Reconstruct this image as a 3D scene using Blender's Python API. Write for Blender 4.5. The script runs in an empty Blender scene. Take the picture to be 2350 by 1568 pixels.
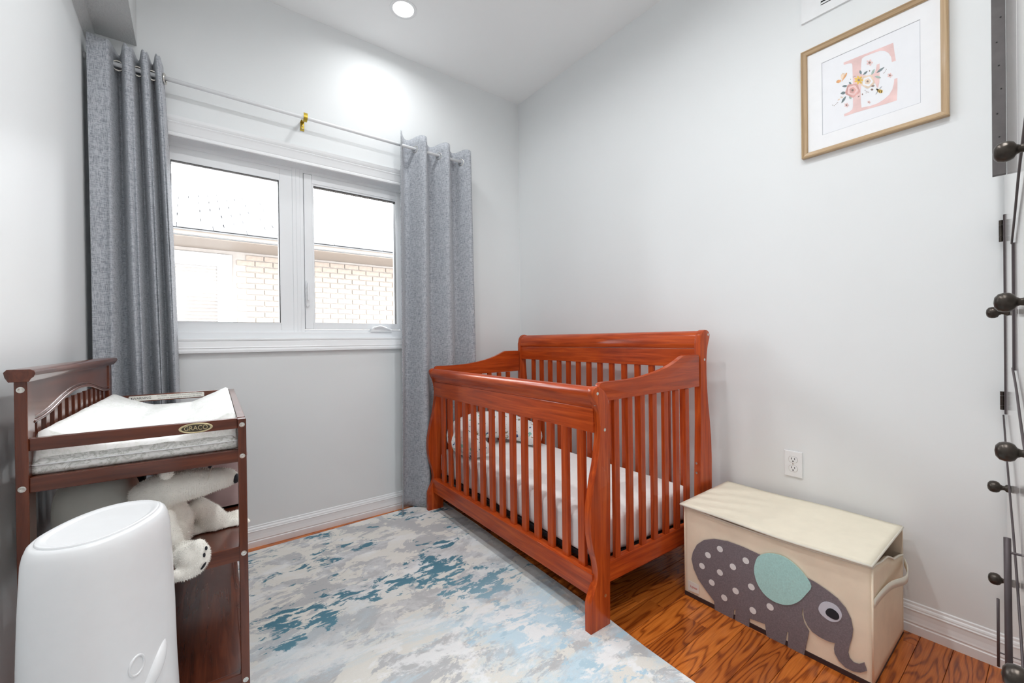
import bpy, bmesh, math, random
from mathutils import Vector, Matrix, noise
random.seed(7)
S = bpy.context.scene
C = S.collection
PI = math.pi
# ---------------------------------------------------------------- camera
IW, IH = 2350, 1568
FPX = 965.94; YAW = .6504; PITCH = -.0043; ROLL = -.0125
CAM = Vector((-2.0951, -2.6337, 1.09))
_f = Vector((math.sin(YAW)*math.cos(PITCH), math.cos(YAW)*math.cos(PITCH), math.sin(PITCH)))
_r0 = Vector((math.cos(YAW), -math.sin(YAW), 0)); _u0 = _r0.cross(_f)
_r = math.cos(ROLL)*_r0 + math.sin(ROLL)*_u0
_u = -math.sin(ROLL)*_r0 + math.cos(ROLL)*_u0
cd = bpy.data.cameras.new('camera'); cam = bpy.data.objects.new('camera', cd); C.objects.link(cam)
cd.sensor_width = 36; cd.lens = FPX*36/IW; cd.clip_start = .02
M = Matrix.Identity(4)
for i in range(3):
    M[i][0] = _r[i]; M[i][1] = _u[i]; M[i][2] = -_f[i]; M[i][3] = CAM[i]
cam.matrix_world = M
S.camera = cam
def pix(x, y, ax, val):
    """point where the ray through a photograph pixel meets the plane axis=val"""
    d = _f + _r*((x-IW/2)/FPX) - _u*((y-IH/2)/FPX)
    t = (val-CAM[ax])/d[ax]
    return CAM + d*t
# ---------------------------------------------------------------- world and exposure
w = bpy.data.worlds.new('World'); S.world = w; w.use_nodes = True
bg = w.node_tree.nodes['Background']
bg.inputs[0].default_value = (.93, .965, 1, 1); bg.inputs[1].default_value = 5.8
S.view_settings.view_transform = 'Standard'; S.view_settings.look = 'None'
S.view_settings.gamma = 1; S.view_settings.use_curve_mapping = False
S.view_settings.exposure = 1.40
S.cycles.max_bounces = 8; S.cycles.diffuse_bounces = 6; S.cycles.glossy_bounces = 2; S.cycles.transmission_bounces = 2
S.cycles.caustics_reflective = False; S.cycles.caustics_refractive = False
LAMP = 2.75       # watts per downlight
# daylight portal in the window opening
pl = bpy.data.lights.new('window_portal', 'AREA'); pl.shape = 'RECTANGLE'; pl.size = 1.32; pl.size_y = .99
pl.cycles.is_portal = True
po = bpy.data.objects.new('window_portal', pl); C.objects.link(po)
po.location = (-1.59, .16, 1.61); po.rotation_euler = (-PI/2, 0, 0)
# ---------------------------------------------------------------- materials
def newmat(name):
    m = bpy.data.materials.new(name); m.use_nodes = True
    nt = m.node_tree; b = nt.nodes['Principled BSDF']
    return m, nt, b
def N(nt, t, **kw):
    n = nt.nodes.new(t)
    for k, v in kw.items(): setattr(n, k, v)
    return n
def coords(nt, scale=(1, 1, 1), rot=(0, 0, 0), kind='Object'):
    tc = N(nt, 'ShaderNodeTexCoord'); mp = N(nt, 'ShaderNodeMapping')
    mp.inputs['Scale'].default_value = scale; mp.inputs['Rotation'].default_value = rot
    nt.links.new(tc.outputs[kind], mp.inputs[0]); return mp.outputs[0]
def ramp(nt, fac, stops, interp='LINEAR'):
    r = N(nt, 'ShaderNodeValToRGB'); r.color_ramp.interpolation = interp
    e = r.color_ramp.elements
    while len(e) < len(stops): e.new(.5)
    for el, (p, c) in zip(e, stops):
        el.position = p; el.color = (*c, 1) if len(c) == 3 else c
    nt.links.new(fac, r.inputs[0]); return r.outputs[0]
def noisetex(nt, vec, scale, detail=4, rough=.55, dist=0):
    n = N(nt, 'ShaderNodeTexNoise'); n.inputs['Scale'].default_value = scale
    n.inputs['Detail'].default_value = detail; n.inputs['Roughness'].default_value = rough
    n.inputs['Distortion'].default_value = dist
    nt.links.new(vec, n.inputs['Vector']); return n.outputs['Fac']
def mix(nt, fac, a, b, mode='MIX'):
    m = N(nt, 'ShaderNodeMix', data_type='RGBA', blend_type=mode)
    for s, v in ((m.inputs[0], fac), (m.inputs[6], a), (m.inputs[7], b)):
        if hasattr(v, 'links') or isinstance(v, bpy.types.NodeSocket): nt.links.new(v, s)
        elif isinstance(v, (int, float)): s.default_value = v
        else: s.default_value = (*v, 1) if len(v) == 3 else v
    return m.outputs[2]
def bump(nt, b, h, strength=.3, dist=.001):
    bn = N(nt, 'ShaderNodeBump'); bn.inputs['Strength'].default_value = strength
    bn.inputs['Distance'].default_value = dist
    nt.links.new(h, bn.inputs['Height']); nt.links.new(bn.outputs[0], b.inputs['Normal'])
def setb(b, col=None, rough=None, metal=None, coat=None, spec=None, sheen=None):
    if col is not None: b.inputs['Base Color'].default_value = (*col, 1)
    if rough is not None: b.inputs['Roughness'].default_value = rough
    if metal is not None: b.inputs['Metallic'].default_value = metal
    if coat is not None: b.inputs['Coat Weight'].default_value = coat; b.inputs['Coat Roughness'].default_value = .12
    if spec is not None: b.inputs['Specular IOR Level'].default_value = spec
    if sheen is not None: b.inputs['Sheen Weight'].default_value = sheen; b.inputs['Sheen Roughness'].default_value = .5
def plain(name, col, rough=.5, metal=0, coat=None, var=.06, vscale=30, spec=None, bmp=0, bscale=200, sheen=None):
    m, nt, b = newmat(name); setb(b, col, rough, metal, coat, spec, sheen)
    v = coords(nt)
    n = noisetex(nt, v, vscale, 3)
    c1 = tuple(min(1, c*(1+var)) for c in col); c0 = tuple(c*(1-var) for c in col)
    nt.links.new(ramp(nt, n, [(.3, c0), (.7, c1)]), b.inputs['Base Color'])
    if bmp: bump(nt, b, noisetex(nt, v, bscale, 3), bmp, .001)
    return m
def emis(name, col, st):
    m, nt, b = newmat(name); setb(b, (0, 0, 0), .5)
    b.inputs['Emission Color'].default_value = (*col, 1); b.inputs['Emission Strength'].default_value = st
    return m
def wood(name, dark, mid, light, axis, rough=.3, coat=.3, stretch=14, fine=60, blot=2.5, spec=.4):
    """straight-grained stained wood, grain running along a local axis"""
    m, nt, b = newmat(name); setb(b, mid, rough, 0, coat, spec)
    sc = [stretch]*3; sc[axis] = 1.0
    v = coords(nt, tuple(sc))
    g = noisetex(nt, v, 3.2, 6, .6, .6)
    col = ramp(nt, g, [(.28, dark), (.5, mid), (.72, light)])
    bl = noisetex(nt, coords(nt), blot, 3, .5, .8)
    col = mix(nt, ramp(nt, bl, [(.35, (0, 0, 0)), (.75, (.38, .38, .38))]), col, light)
    nt.links.new(col, b.inputs['Base Color'])
    sc2 = [fine*3]*3; sc2[axis] = 4
    bump(nt, b, noisetex(nt, coords(nt, tuple(sc2)), 1, 3), .06, .0006)
    return m
MAT = {}
def wall_paint(name, col, rough=.55, spec=.35):
    m, nt, b = newmat(name); setb(b, col, rough, spec=spec)
    v = coords(nt)
    n = noisetex(nt, v, 1.3, 3)
    nt.links.new(ramp(nt, n, [(.3, tuple(c*.985 for c in col)), (.7, tuple(min(1, c*1.012) for c in col))]), b.inputs['Base Color'])
    bump(nt, b, noisetex(nt, v, 260, 2), .12, .0006)
    return m
MAT['wall'] = wall_paint('pale_grey_paint', (.815, .835, .84), .5)
MAT['ceil'] = wall_paint('ceiling_paint', (.93, .938, .94), .7, .2)
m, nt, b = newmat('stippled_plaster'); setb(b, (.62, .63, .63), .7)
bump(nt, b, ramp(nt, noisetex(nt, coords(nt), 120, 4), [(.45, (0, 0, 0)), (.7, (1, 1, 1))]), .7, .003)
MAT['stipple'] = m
MAT['trim'] = plain('white_trim_paint', (.86, .87, .88), .35, var=.01, vscale=3)
MAT['vinyl'] = plain('white_window_vinyl', (.87, .885, .90), .32, var=.008, vscale=4)
MAT['gasket'] = plain('black_glazing_gasket', (.012, .014, .016), .5)
MAT['whiteplastic'] = plain('white_plastic', (.86, .87, .88), .25, var=.01)
MAT['darkslot'] = plain('dark_slot', (.01, .01, .01), .7)
MAT['chrome'] = plain('nickel', (.7, .68, .63), .25, 1)
MAT['brass'] = plain('brass', (.52, .38, .06), .35, .9, var=.2)
m, nt, b = newmat('window_glass')
tr = N(nt, 'ShaderNodeBsdfTransparent'); gl = N(nt, 'ShaderNodeBsdfGlossy'); gl.inputs['Roughness'].default_value = .02
fr = N(nt, 'ShaderNodeFresnel'); fr.inputs[0].default_value = 1.35; ms = N(nt, 'ShaderNodeMixShader')
nt.links.new(fr.outputs[0], ms.inputs[0]); nt.links.new(tr.outputs[0], ms.inputs[1]); nt.links.new(gl.outputs[0], ms.inputs[2])
nt.links.new(ms.outputs[0], nt.nodes['Material Output'].inputs[0]); MAT['glass'] = m
# cherry crib: three grain directions
ch = ((.20, .022, .005), (.41, .052, .0085), (.60, .105, .017))
for i, a in enumerate('xyz'): MAT['cherry_'+a] = wood('cherry_stain_'+a, *ch, i, .32, .38, 18, spec=.14)
dk = ((.045, .011, .006), (.10, .024, .011), (.18, .046, .019))
for i, a in enumerate('xyz'): MAT['dark_'+a] = wood('dark_cherry_stain_'+a, *dk, i, .26, .35, 14)
# oak floor: cathedral grain with random per-plank offset
m, nt, b = newmat('red_oak_plank'); setb(b, (.35, .1, .02), .24, coat=.25)
oi = N(nt, 'ShaderNodeObjectInfo')
tc = N(nt, 'ShaderNodeTexCoord'); ad = N(nt, 'ShaderNodeVectorMath', operation='ADD'); mu = N(nt, 'ShaderNodeVectorMath', operation='SCALE')
cx_ = N(nt, 'ShaderNodeCombineXYZ'); nt.links.new(oi.outputs['Random'], cx_.inputs[0]); nt.links.new(oi.outputs['Random'], cx_.inputs[1])
nt.links.new(cx_.outputs[0], mu.inputs[0]); mu.inputs['Scale'].default_value = 37
nt.links.new(tc.outputs['Object'], ad.inputs[0]); nt.links.new(mu.outputs[0], ad.inputs[1])
mp = N(nt, 'ShaderNodeMapping'); mp.inputs['Scale'].default_value = (1.5, 11, 1); nt.links.new(ad.outputs[0], mp.inputs[0])
n1 = N(nt, 'ShaderNodeTexNoise'); n1.inputs['Scale'].default_value = 1.0; n1.inputs['Detail'].default_value = 2; nt.links.new(mp.outputs[0], n1.inputs['Vector'])
ml = N(nt, 'ShaderNodeMath', operation='MULTIPLY'); ml.inputs[1].default_value = 80; nt.links.new(n1.outputs[0], ml.inputs[0])
sn = N(nt, 'ShaderNodeMath', operation='SINE'); nt.links.new(ml.outputs[0], sn.inputs[0])
mr = N(nt, 'ShaderNodeMapRange'); mr.inputs[1].default_value = -1; nt.links.new(sn.outputs[0], mr.inputs[0])
mp2 = N(nt, 'ShaderNodeMapping'); mp2.inputs['Scale'].default_value = (10, 260, 1); nt.links.new(ad.outputs[0], mp2.inputs[0])
n2 = N(nt, 'ShaderNodeTexNoise'); n2.inputs['Scale'].default_value = 1.0; n2.inputs['Detail'].default_value = 3; nt.links.new(mp2.outputs[0], n2.inputs['Vector'])
grain = ramp(nt, mr.outputs[0], [(.0, (.22, .040, .006)), (.12, (.38, .085, .012)), (.30, (.66, .175, .024)), (1, (.80, .235, .036))])
col = mix(nt, .35, grain, ramp(nt, n2.outputs[0], [(.35, (.30, .062, .009)), (.65, (.80, .235, .036))]))
tint = ramp(nt, oi.outputs['Random'], [(0, (.62, .55, .5)), (1, (1.0, 1.0, 1.0))])
nt.links.new(mix(nt, 1.0, col, tint, 'MULTIPLY'), b.inputs['Base Color'])
bump(nt, b, mr.outputs[0], .05, .0005); MAT['oak'] = m
# grey linen curtain
m, nt, b = newmat('grey_linen'); setb(b, (.24, .255, .285), .85, spec=.2, sheen=.25)
va = noisetex(nt, coords(nt, (640, 640, 45)), 1, 2); vb = noisetex(nt, coords(nt, (50, 50, 640)), 1, 2)
wv = N(nt, 'ShaderNodeMath', operation='ADD'); nt.links.new(va, wv.inputs[0]); nt.links.new(vb, wv.inputs[1])
nt.links.new(ramp(nt, wv.outputs[0], [(.72, (.21, .226, .255)), (1.0, (.345, .365, .40)), (1.28, (.50, .52, .555))]), b.inputs['Base Color'])
bump(nt, b, wv.outputs[0], .25, .001); MAT['linen'] = m
# rug
m, nt, b = newmat('abstract_rug'); setb(b, (.8, .8, .8), .95, spec=.1, sheen=.2)
v1 = coords(nt, (1.0, 1.45, 1), (0, 0, .12))
big = noisetex(nt, v1, 4.6, 10, .70, .4)
col = ramp(nt, big, [(.0, (.52, .525, .53)), (.485, (.55, .555, .56)), (.505, (.82, .80, .745)), (1, (.86, .845, .80))])
mp3 = coords(nt, (.9, 1.6, 1), (0, 0, -.2))
bl = noisetex(nt, mp3, 2.6, 9, .72, .3)
col = mix(nt, ramp(nt, bl, [(.5, (0, 0, 0)), (.64, (.85, .85, .85))]), col, (.90, .92, .935))
pb = noisetex(nt, coords(nt, (1, 2.0, 1), (0, 0, .3)), 1.9, 10, .72, .5)
sep = N(nt, 'ShaderNodeSeparateXYZ'); nt.links.new(coords(nt), sep.inputs[0])
near = N(nt, 'ShaderNodeMapRange'); near.inputs[1].default_value = -.75; near.inputs[2].default_value = -1.35; nt.links.new(sep.outputs[1], near.inputs[0])
pbm = N(nt, 'ShaderNodeMath', operation='MULTIPLY'); nt.links.new(near.outputs[0], pbm.inputs[0])
nt.links.new(ramp(nt, pb, [(.46, (0, 0, 0)), (.58, (1, 1, 1))]), pbm.inputs[1])
col = mix(nt, pbm.outputs[0], col, (.62, .78, .87))
mw = N(nt, 'ShaderNodeMath', operation='MULTIPLY'); nt.links.new(near.outputs[0], mw.inputs[0])
nt.links.new(ramp(nt, noisetex(nt, coords(nt, (1, 1.6, 1), (0, 0, .2)), 4.2, 7, .7, .4), [(.49, (0, 0, 0)), (.55, (.9, .9, .9))]), mw.inputs[1])
col = mix(nt, mw.outputs[0], col, (.92, .925, .925))
tp = noisetex(nt, coords(nt, (1, 1.9, 1), (0, 0, .1)), 13, 8, .66, .4)
tl = noisetex(nt, coords(nt, (1, 1.3, 1)), 2.3, 2, .5)
ta = N(nt, 'ShaderNodeMath', operation='MULTIPLY'); nt.links.new(tp, ta.inputs[0]); nt.links.new(tl, ta.inputs[1])
tm = ramp(nt, ta.outputs[0], [(.300, (0, 0, 0)), (.325, (1, 1, 1))])
tcol = ramp(nt, near.outputs[0], [(0, (.075, .215, .295)), (.35, (.12, .29, .38)), (1, (.50, .68, .78))])
col = mix(nt, tm, col, tcol)
pile = noisetex(nt, coords(nt), 420, 3, .6)
col = mix(nt, .12, col, ramp(nt, pile, [(.3, (.55, .55, .55)), (.7, (1, 1, 1))]), 'MULTIPLY')
nt.links.new(col, b.inputs['Base Color'])
bump(nt, b, pile, .5, .003); MAT['rug'] = m
MAT['rugedge'] = plain('rug_binding', (.45, .47, .47), .9)
MAT['canvas'] = plain('beige_canvas', (.89, .765, .60), .85, var=.04, vscale=14, bmp=.2, bscale=700, spec=.15)
MAT['canvaslid'] = plain('cream_canvas_lid', (.87, .81, .665), .85, var=.03, vscale=14, bmp=.2, bscale=700, spec=.15)
MAT['piping'] = plain('cream_piping', (.78, .74, .64), .8, var=.03)
MAT['brownbase'] = plain('dark_brown_base', (.042, .022, .022), .6)
MAT['felt'] = plain('dark_grey_felt', (.215, .185, .200), .95, var=.16, vscale=260, spec=.1)
MAT['tealfelt'] = plain('pale_teal_felt', (.45, .73, .70), .95, var=.08, vscale=200, spec=.1)
MAT['whitefelt'] = plain('white_felt', (.80, .80, .80), .9, var=.03)
MAT['palefelt'] = plain('cool_white_felt', (.62, .64, .72), .9, var=.04)
MAT['blackfelt'] = plain('black_felt', (.022, .022, .028), .95)
MAT['stitch'] = plain('stitching_thread', (.25, .22, .24), .9)
MAT['badgedark'] = plain('badge_dark_enamel', (.05, .038, .022), .5)
MAT['badgegold'] = plain('badge_gold', (.62, .52, .30), .4, .3)
MAT['redink'] = plain('red_ink', (.55, .03, .03), .7)
MAT['blackink'] = plain('black_ink', (.02, .02, .02), .7)
MAT['label'] = plain('white_label', (.80, .78, .73), .6, var=.02)
MAT['pinktoy'] = plain('dusty_pink_plush', (.42, .27, .24), .9)
m, nt, b = newmat('white_sheet'); setb(b, (.90, .89, .88), .8, spec=.15)
bump(nt, b, noisetex(nt, coords(nt, (3, 14, 1)), 6, 4), .18, .006); MAT['sheet'] = m
MAT['support'] = plain('black_mattress_support', (.012, .012, .014), .5)
# dinosaur printed pillow: scattered little marks
m, nt, b = newmat('printed_cotton'); setb(b, (.82, .82, .81), .85, spec=.15)
base = None; col = (.82, .82, .81)
for k, (sc, thr, cc) in enumerate(((18, .23, (.26, .55, .46)), (20, .20, (.055, .11, .26)), (19, .21, (.36, .27, .17)), (38, .17, (.10, .26, .32)))):
    vec = coords(nt, (1, 1+.35*(k % 2), 1), (.4*k, .7*k, 1.1*k)); 
    dn = N(nt, 'ShaderNodeTexNoise'); dn.inputs['Scale'].default_value = 40; nt.links.new(vec, dn.inputs['Vector'])
    av = N(nt, 'ShaderNodeMix', data_type='RGBA'); av.inputs[0].default_value = .035; nt.links.new(vec, av.inputs[6]); nt.links.new(dn.outputs['Color'], av.inputs[7])
    vo = N(nt, 'ShaderNodeTexVoronoi'); vo.inputs['Scale'].default_value = sc; nt.links.new(av.outputs[2], vo.inputs['Vector'])
    f = ramp(nt, vo.outputs['Distance'], [(thr-.03, (1, 1, 1)), (thr, (0, 0, 0))])
    col = mix(nt, f, col, cc)
nt.links.new(col, b.inputs['Base Color']); MAT['print'] = m
# changing pad vinyl with faint grey-green print
m, nt, b = newmat('printed_pad_cover'); setb(b, (.86, .86, .83), .5)
n = noisetex(nt, coords(nt, (2.5, 1, 2)), 26, 3, .6, 1.2)
nt.links.new(ramp(nt, n, [(.44, (.89, .89, .87)), (.53, (.86, .86, .82)), (.57, (.77, .79, .74)), (.66, (.89, .89, .87))]), b.inputs['Base Color']); MAT['pad'] = m
m, nt, b = newmat('printed_pad_side'); setb(b, (.75, .75, .72), .6)
n = noisetex(nt, coords(nt, (1.3, 1, 1.8)), 34, 3, .6, 1.5)
nt.links.new(ramp(nt, n, [(.42, (.84, .84, .82)), (.5, (.74, .75, .72)), (.56, (.50, .51, .47)), (.64, (.84, .84, .82))]), b.inputs['Base Color']); MAT['padside'] = m
MAT['fur'] = plain('cream_plush_fur', (.92, .895, .83), .95, var=.05, vscale=40, spec=.1, sheen=.3)
MAT['nose'] = plain('black_plush', (.015, .016, .022), .85)
MAT['paleframe'] = wood('pale_oak_frame', (.36, .235, .125), (.47, .325, .185), (.56, .41, .25), 1, .45, .1, 30)
MAT['paleframe_z'] = wood('pale_oak_frame_z', (.36, .235, .125), (.47, .325, .185), (.56, .41, .25), 2, .45, .1, 30)
MAT['paper'] = plain('white_paper', (.86, .87, .90), .6, var=.01)
MAT['matboard'] = plain('white_mat_board', (.88, .885, .90), .6, var=.01)
MAT['matbevel'] = plain('grey_bevel', (.50, .51, .55), .6)
MAT['blush'] = plain('blush_watercolour', (.84, .60, .58), .7, var=.12, vscale=16)
MAT['rose'] = plain('rose_watercolour', (.70, .40, .37), .7, var=.2, vscale=60)
MAT['peach'] = plain('peach_watercolour', (.82, .66, .52), .7, var=.15, vscale=60)
MAT['umber'] = plain('umber_watercolour', (.30, .22, .19), .7, var=.3, vscale=90)
MAT['yellow'] = plain('yellow_watercolour', (.83, .55, .12), .7, var=.15, vscale=60)
MAT['leafdark'] = plain('slate_leaf_watercolour', (.19, .24, .25), .7, var=.25, vscale=60)
MAT['leafpale'] = plain('sage_leaf_watercolour', (.40, .50, .45), .7, var=.2, vscale=60)
MAT['orange'] = plain('orange_watercolour', (.80, .42, .20), .7, var=.2, vscale=60)
MAT['bronze'] = plain('oil_rubbed_bronze', (.060, .050, .042), .32, .75, var=.35, vscale=60)
MAT['bar'] = plain('dark_bronze_bar', (.085, .068, .072), .5, .3)
MAT['greystrap'] = plain('dark_grey_strip', (.115, .105, .105), .7, var=.12)
m, nt, b = newmat('white_gloss_lacquer'); setb(b, (.74, .73, .71), .10, coat=.3)
bump(nt, b, noisetex(nt, coords(nt), 3, 2), .02, .002); MAT['gloss'] = m
MAT['brick'] = plain('tan_brick', (.195, .158, .13), .9, var=.14, vscale=22)
MAT['mortar'] = plain('mortar', (.21, .188, .17), .95)
MAT['shingle'] = plain('grey_shingle', (.105, .105, .11), .95, var=.12, vscale=20)
MAT['shinglegap'] = plain('shingle_underlay', (.07, .07, .07), .95)
MAT['soffit'] = plain('beige_aluminium', (.165, .135, .112), .6, var=.03)
MAT['extwhite'] = plain('white_stucco_trim', (.42, .42, .42), .7)
MAT['blind'] = plain('white_blind', (.28, .255, .24), .6)
MAT['ground'] = plain('pale_concrete', (.3, .29, .28), .9)
MAT['navy'] = plain('black_nylon', (.012, .013, .020), .7)
MAT['pinkbox'] = plain('blush_felt', (.46, .33, .32), .9, var=.04)
MAT['mint'] = plain('mint_cotton', (.42, .55, .52), .85, var=.1, vscale=50)
MAT['cushion'] = plain('pale_grey_cushion', (.62, .62, .57), .85, var=.03)
MAT['lamp'] = emis('lamp_lens', (1, .985, .95), 4.0)
# ---------------------------------------------------------------- builders
def link(o, parent=None):
    C.objects.link(o)
    if parent is not None: o.parent = parent
    return o
def obj(name, bm, mat, parent=None, world=False, smooth=None):
    """one mesh object; world=True: vertices are world coordinates under an unrotated parent"""
    if world and parent is not None:
        base = Vector((0, 0, 0)); p = parent
        while p is not None: base += p.location; p = p.parent
        bmesh.ops.translate(bm, verts=bm.verts, vec=-base)
    bmesh.ops.recalc_face_normals(bm, faces=bm.faces)
    me = bpy.data.meshes.new(name); bm.to_mesh(me); bm.free()
    if smooth:
        for p in me.polygons: p.use_smooth = True
        if smooth is not True:
            try: me.set_sharp_from_angle(angle=math.radians(smooth))
            except Exception: pass
    for mm in (mat if isinstance(mat, (list, tuple)) else [mat]): me.materials.append(MAT[mm])
    return link(bpy.data.objects.new(name, me), parent)
def copyof(o, loc=None, parent=None, rot=None):
    c = o.copy(); C.objects.link(c); c.parent = parent if parent is not None else o.parent
    if loc is not None: c.location = loc
    if rot is not None: c.rotation_euler = rot
    return c
def tag(o, label=None, cat=None, group=None, kind=None):
    for k, v in (('label', label), ('category', cat), ('group', group), ('kind', kind)):
        if v: o[k] = v
    return o
def thing(name, label, cat, loc=(0, 0, 0), rz=0, group=None):
    o = link(bpy.data.objects.new(name, None)); o.location = loc; o.rotation_euler = (0, 0, rz)
    o.empty_display_size = .05
    return tag(o, label, cat, group)
def NB(): return bmesh.new()
def box(bm, x0, x1, y0, y1, z0, z1, bev=0, seg=2):
    r = bmesh.ops.create_cube(bm, size=1)
    vs = r['verts']
    for v in vs:
        v.co = Vector((x0+(v.co.x+.5)*(x1-x0), y0+(v.co.y+.5)*(y1-y0), z0+(v.co.z+.5)*(z1-z0)))
    if bev:
        es = set(e for v in vs for e in v.link_edges)
        bmesh.ops.bevel(bm, geom=list(es), offset=bev, segments=seg, profile=.6, affect='EDGES')
    return bm
def B(x0, x1, y0, y1, z0, z1, bev=0, seg=2): return box(NB(), x0, x1, y0, y1, z0, z1, bev, seg)
def ax3(axis, a, p, q):
    """a along axis; p,q the other two in cyclic-free order: axis x->(y,z), y->(x,z), z->(x,y)"""
    return Vector((a, p, q)) if axis == 0 else Vector((p, a, q)) if axis == 1 else Vector((p, q, a))
def prism(bm, pts, axis, a0, a1, bev=0, seg=2):
    f0 = [bm.verts.new(ax3(axis, a0, *p)) for p in pts]; f1 = [bm.verts.new(ax3(axis, a1, *p)) for p in pts]
    n = len(pts); A = bm.faces.new(f0); D = bm.faces.new(f1[::-1])
    side = [bm.faces.new((f0[i], f0[(i+1) % n], f1[(i+1) % n], f1[i])) for i in range(n)]
    if bev:
        es = list(A.edges)+list(D.edges)
        bmesh.ops.bevel(bm, geom=es, offset=bev, segments=seg, profile=.6, affect='EDGES')
    return bm
def lathe(bm, prof, segs=24, mat=Matrix.Identity(4), sx=1, sy=1):
    """prof: list of (r,z) bottom to top, spun about local z then moved by mat"""
    rings = []
    for r, z in prof:
        if r < 1e-6: rings.append([bm.verts.new(mat @ Vector((0, 0, z)))])
        else: rings.append([bm.verts.new(mat @ Vector((r*sx*math.cos(2*PI*k/segs), r*sy*math.sin(2*PI*k/segs), z))) for k in range(segs)])
    for a, c in zip(rings, rings[1:]):
        for k in range(segs):
            k2 = (k+1) % segs
            vs = [a[k % len(a)], a[k2 % len(a)], c[k2 % len(c)], c[k % len(c)]]
            u = []
            for v in vs:
                if v not in u: u.append(v)
            if len(u) >= 3: bm.faces.new(u)
    for rr, fl in ((rings[0], True), (rings[-1], False)):
        if len(rr) > 2: bm.faces.new(rr[::-1] if fl else rr)
    return bm
def frame_at(p, d):
    z = Vector(d).normalized(); x = z.orthogonal().normalized(); y = z.cross(x)
    m = Matrix.Identity(4)
    for i in range(3): m[i][0] = x[i]; m[i][1] = y[i]; m[i][2] = z[i]; m[i][3] = p[i]
    return m
def tube(bm, pts, r, segs=8, closed=False):
    pts = [Vector(p) for p in pts]; n = len(pts); rs = r if isinstance(r, (list, tuple)) else [r]*n
    rings = []; prev = None
    for i, p in enumerate(pts):
        a = pts[(i-1) % n] if (i > 0 or closed) else p; c = pts[(i+1) % n] if (i < n-1 or closed) else p
        t = (c-a).normalized()
        x = t.orthogonal().normalized() if prev is None else (prev - t*prev.dot(t)).normalized()
        prev = x; y = t.cross(x)
        rings.append([bm.verts.new(p + (x*math.cos(2*PI*k/segs)+y*math.sin(2*PI*k/segs))*rs[i]) for k in range(segs)])
    pr = list(zip(rings, rings[1:])) + ([(rings[-1], rings[0])] if closed else [])
    for a, c in pr:
        for k in range(segs): bm.faces.new((a[k], a[(k+1) % segs], c[(k+1) % segs], c[k]))
    if not closed:
        bm.faces.new(rings[0][::-1]); bm.faces.new(rings[-1])
    return bm
def cr(pts, n=6, closed=False):
    """Catmull-Rom resampling of a polyline"""
    P = [Vector(p) for p in pts]; L = len(P); out = []
    rng = range(L) if closed else range(L-1)
    for i in rng:
        p0 = P[(i-1) % L] if (closed or i > 0) else P[i]; p1 = P[i]; p2 = P[(i+1) % L]; p3 = P[(i+2) % L] if (closed or i+2 < L) else P[(i+1) % L]
        for k in range(n):
            t = k/n
            out.append(.5*((2*p1)+(p2-p0)*t+(2*p0-5*p1+4*p2-p3)*t*t+(3*p1-p0-3*p2+p3)*t**3))
    if not closed: out.append(P[-1])
    return out
def cr2(pts, n=6, closed=False): return [(v.x, v.y) for v in cr([(a, c, 0) for a, c in pts], n, closed)]
def grid(bm, rows):
    vs = [[bm.verts.new(p) for p in r] for r in rows]
    for a, c in zip(vs, vs[1:]):
        for k in range(len(a)-1): bm.faces.new((a[k], a[k+1], c[k+1], c[k]))
    return bm
def slab(bm, pts3, nrm, th):
    """flat outline (3D points) given thickness along nrm"""
    n = len(pts3); nv = Vector(nrm)
    f0 = [bm.verts.new(Vector(p)) for p in pts3]; f1 = [bm.verts.new(Vector(p)+nv*th) for p in pts3]
    bm.faces.new(f0); bm.faces.new(f1[::-1])
    for i in range(n): bm.faces.new((f0[i], f0[(i+1) % n], f1[(i+1) % n], f1[i]))
    return bm
def text_obj(name, body, size, mat, parent, mx, sx=1, ext=.0003, italic=0):
    cu = bpy.data.curves.new(name, 'FONT'); cu.body = body; cu.size = size; cu.extrude = ext
    cu.align_x = 'CENTER'; cu.align_y = 'CENTER'; cu.shear = italic; cu.resolution_u = 3
    t = bpy.data.objects.new(name, cu); C.objects.link(t)
    dg = bpy.context.evaluated_depsgraph_get(); me = bpy.data.meshes.new_from_object(t.evaluated_get(dg))
    bpy.data.objects.remove(t); me.materials.clear(); me.materials.append(MAT[mat])
    me.transform(Matrix.Diagonal((sx, 1, 1, 1))); me.transform(mx)
    me.name = name
    return link(bpy.data.objects.new(name, me), parent)
def facing_front(p):   # text plane facing -Y
    return Matrix.Translation(p) @ Matrix.Rotation(PI/2, 4, 'X')
def facing_left(p):    # text plane facing -X, reading towards -Y
    m = Matrix.Identity(4)
    for i, c in enumerate(((0, -1, 0), (0, 0, 1), (-1, 0, 0))):
        for j in range(3): m[j][i] = c[j]
    return Matrix.Translation(p) @ m
def struct(name, bm, mat, parent=None, smooth=None):
    o = obj(name, bm, mat, parent, smooth=smooth)
    if parent is None: o['kind'] = 'structure'
    return o
# ---------------------------------------------------------------- room shell
XL, YF, ZC = -2.45, -3.30, 2.962
WX0, WX1, WZ0, WZ1 = -2.25, -.93, 1.115, 2.105     # window opening
bm = NB()
T = .20
for a in ((XL-T, T, 0, T, -.1, WZ0), (XL-T, T, 0, T, WZ1, ZC+.1), (XL-T, WX0, 0, T, WZ0, WZ1), (WX1, T, 0, T, WZ0, WZ1)): box(bm, *a)
struct('wall_back', bm, 'wall')
struct('wall_right', B(0, T, YF-T, 0, -.1, ZC+.1), 'wall')
struct('wall_left', B(XL-T, XL, YF-T, 0, -.1, ZC+.1), 'wall')
struct('wall_front', B(XL-T, T, YF-T, YF, -.1, ZC+.1), 'wall')
struct('ceiling', B(XL-T, T, YF-T, T, ZC, ZC+.15), 'ceil')
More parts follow.
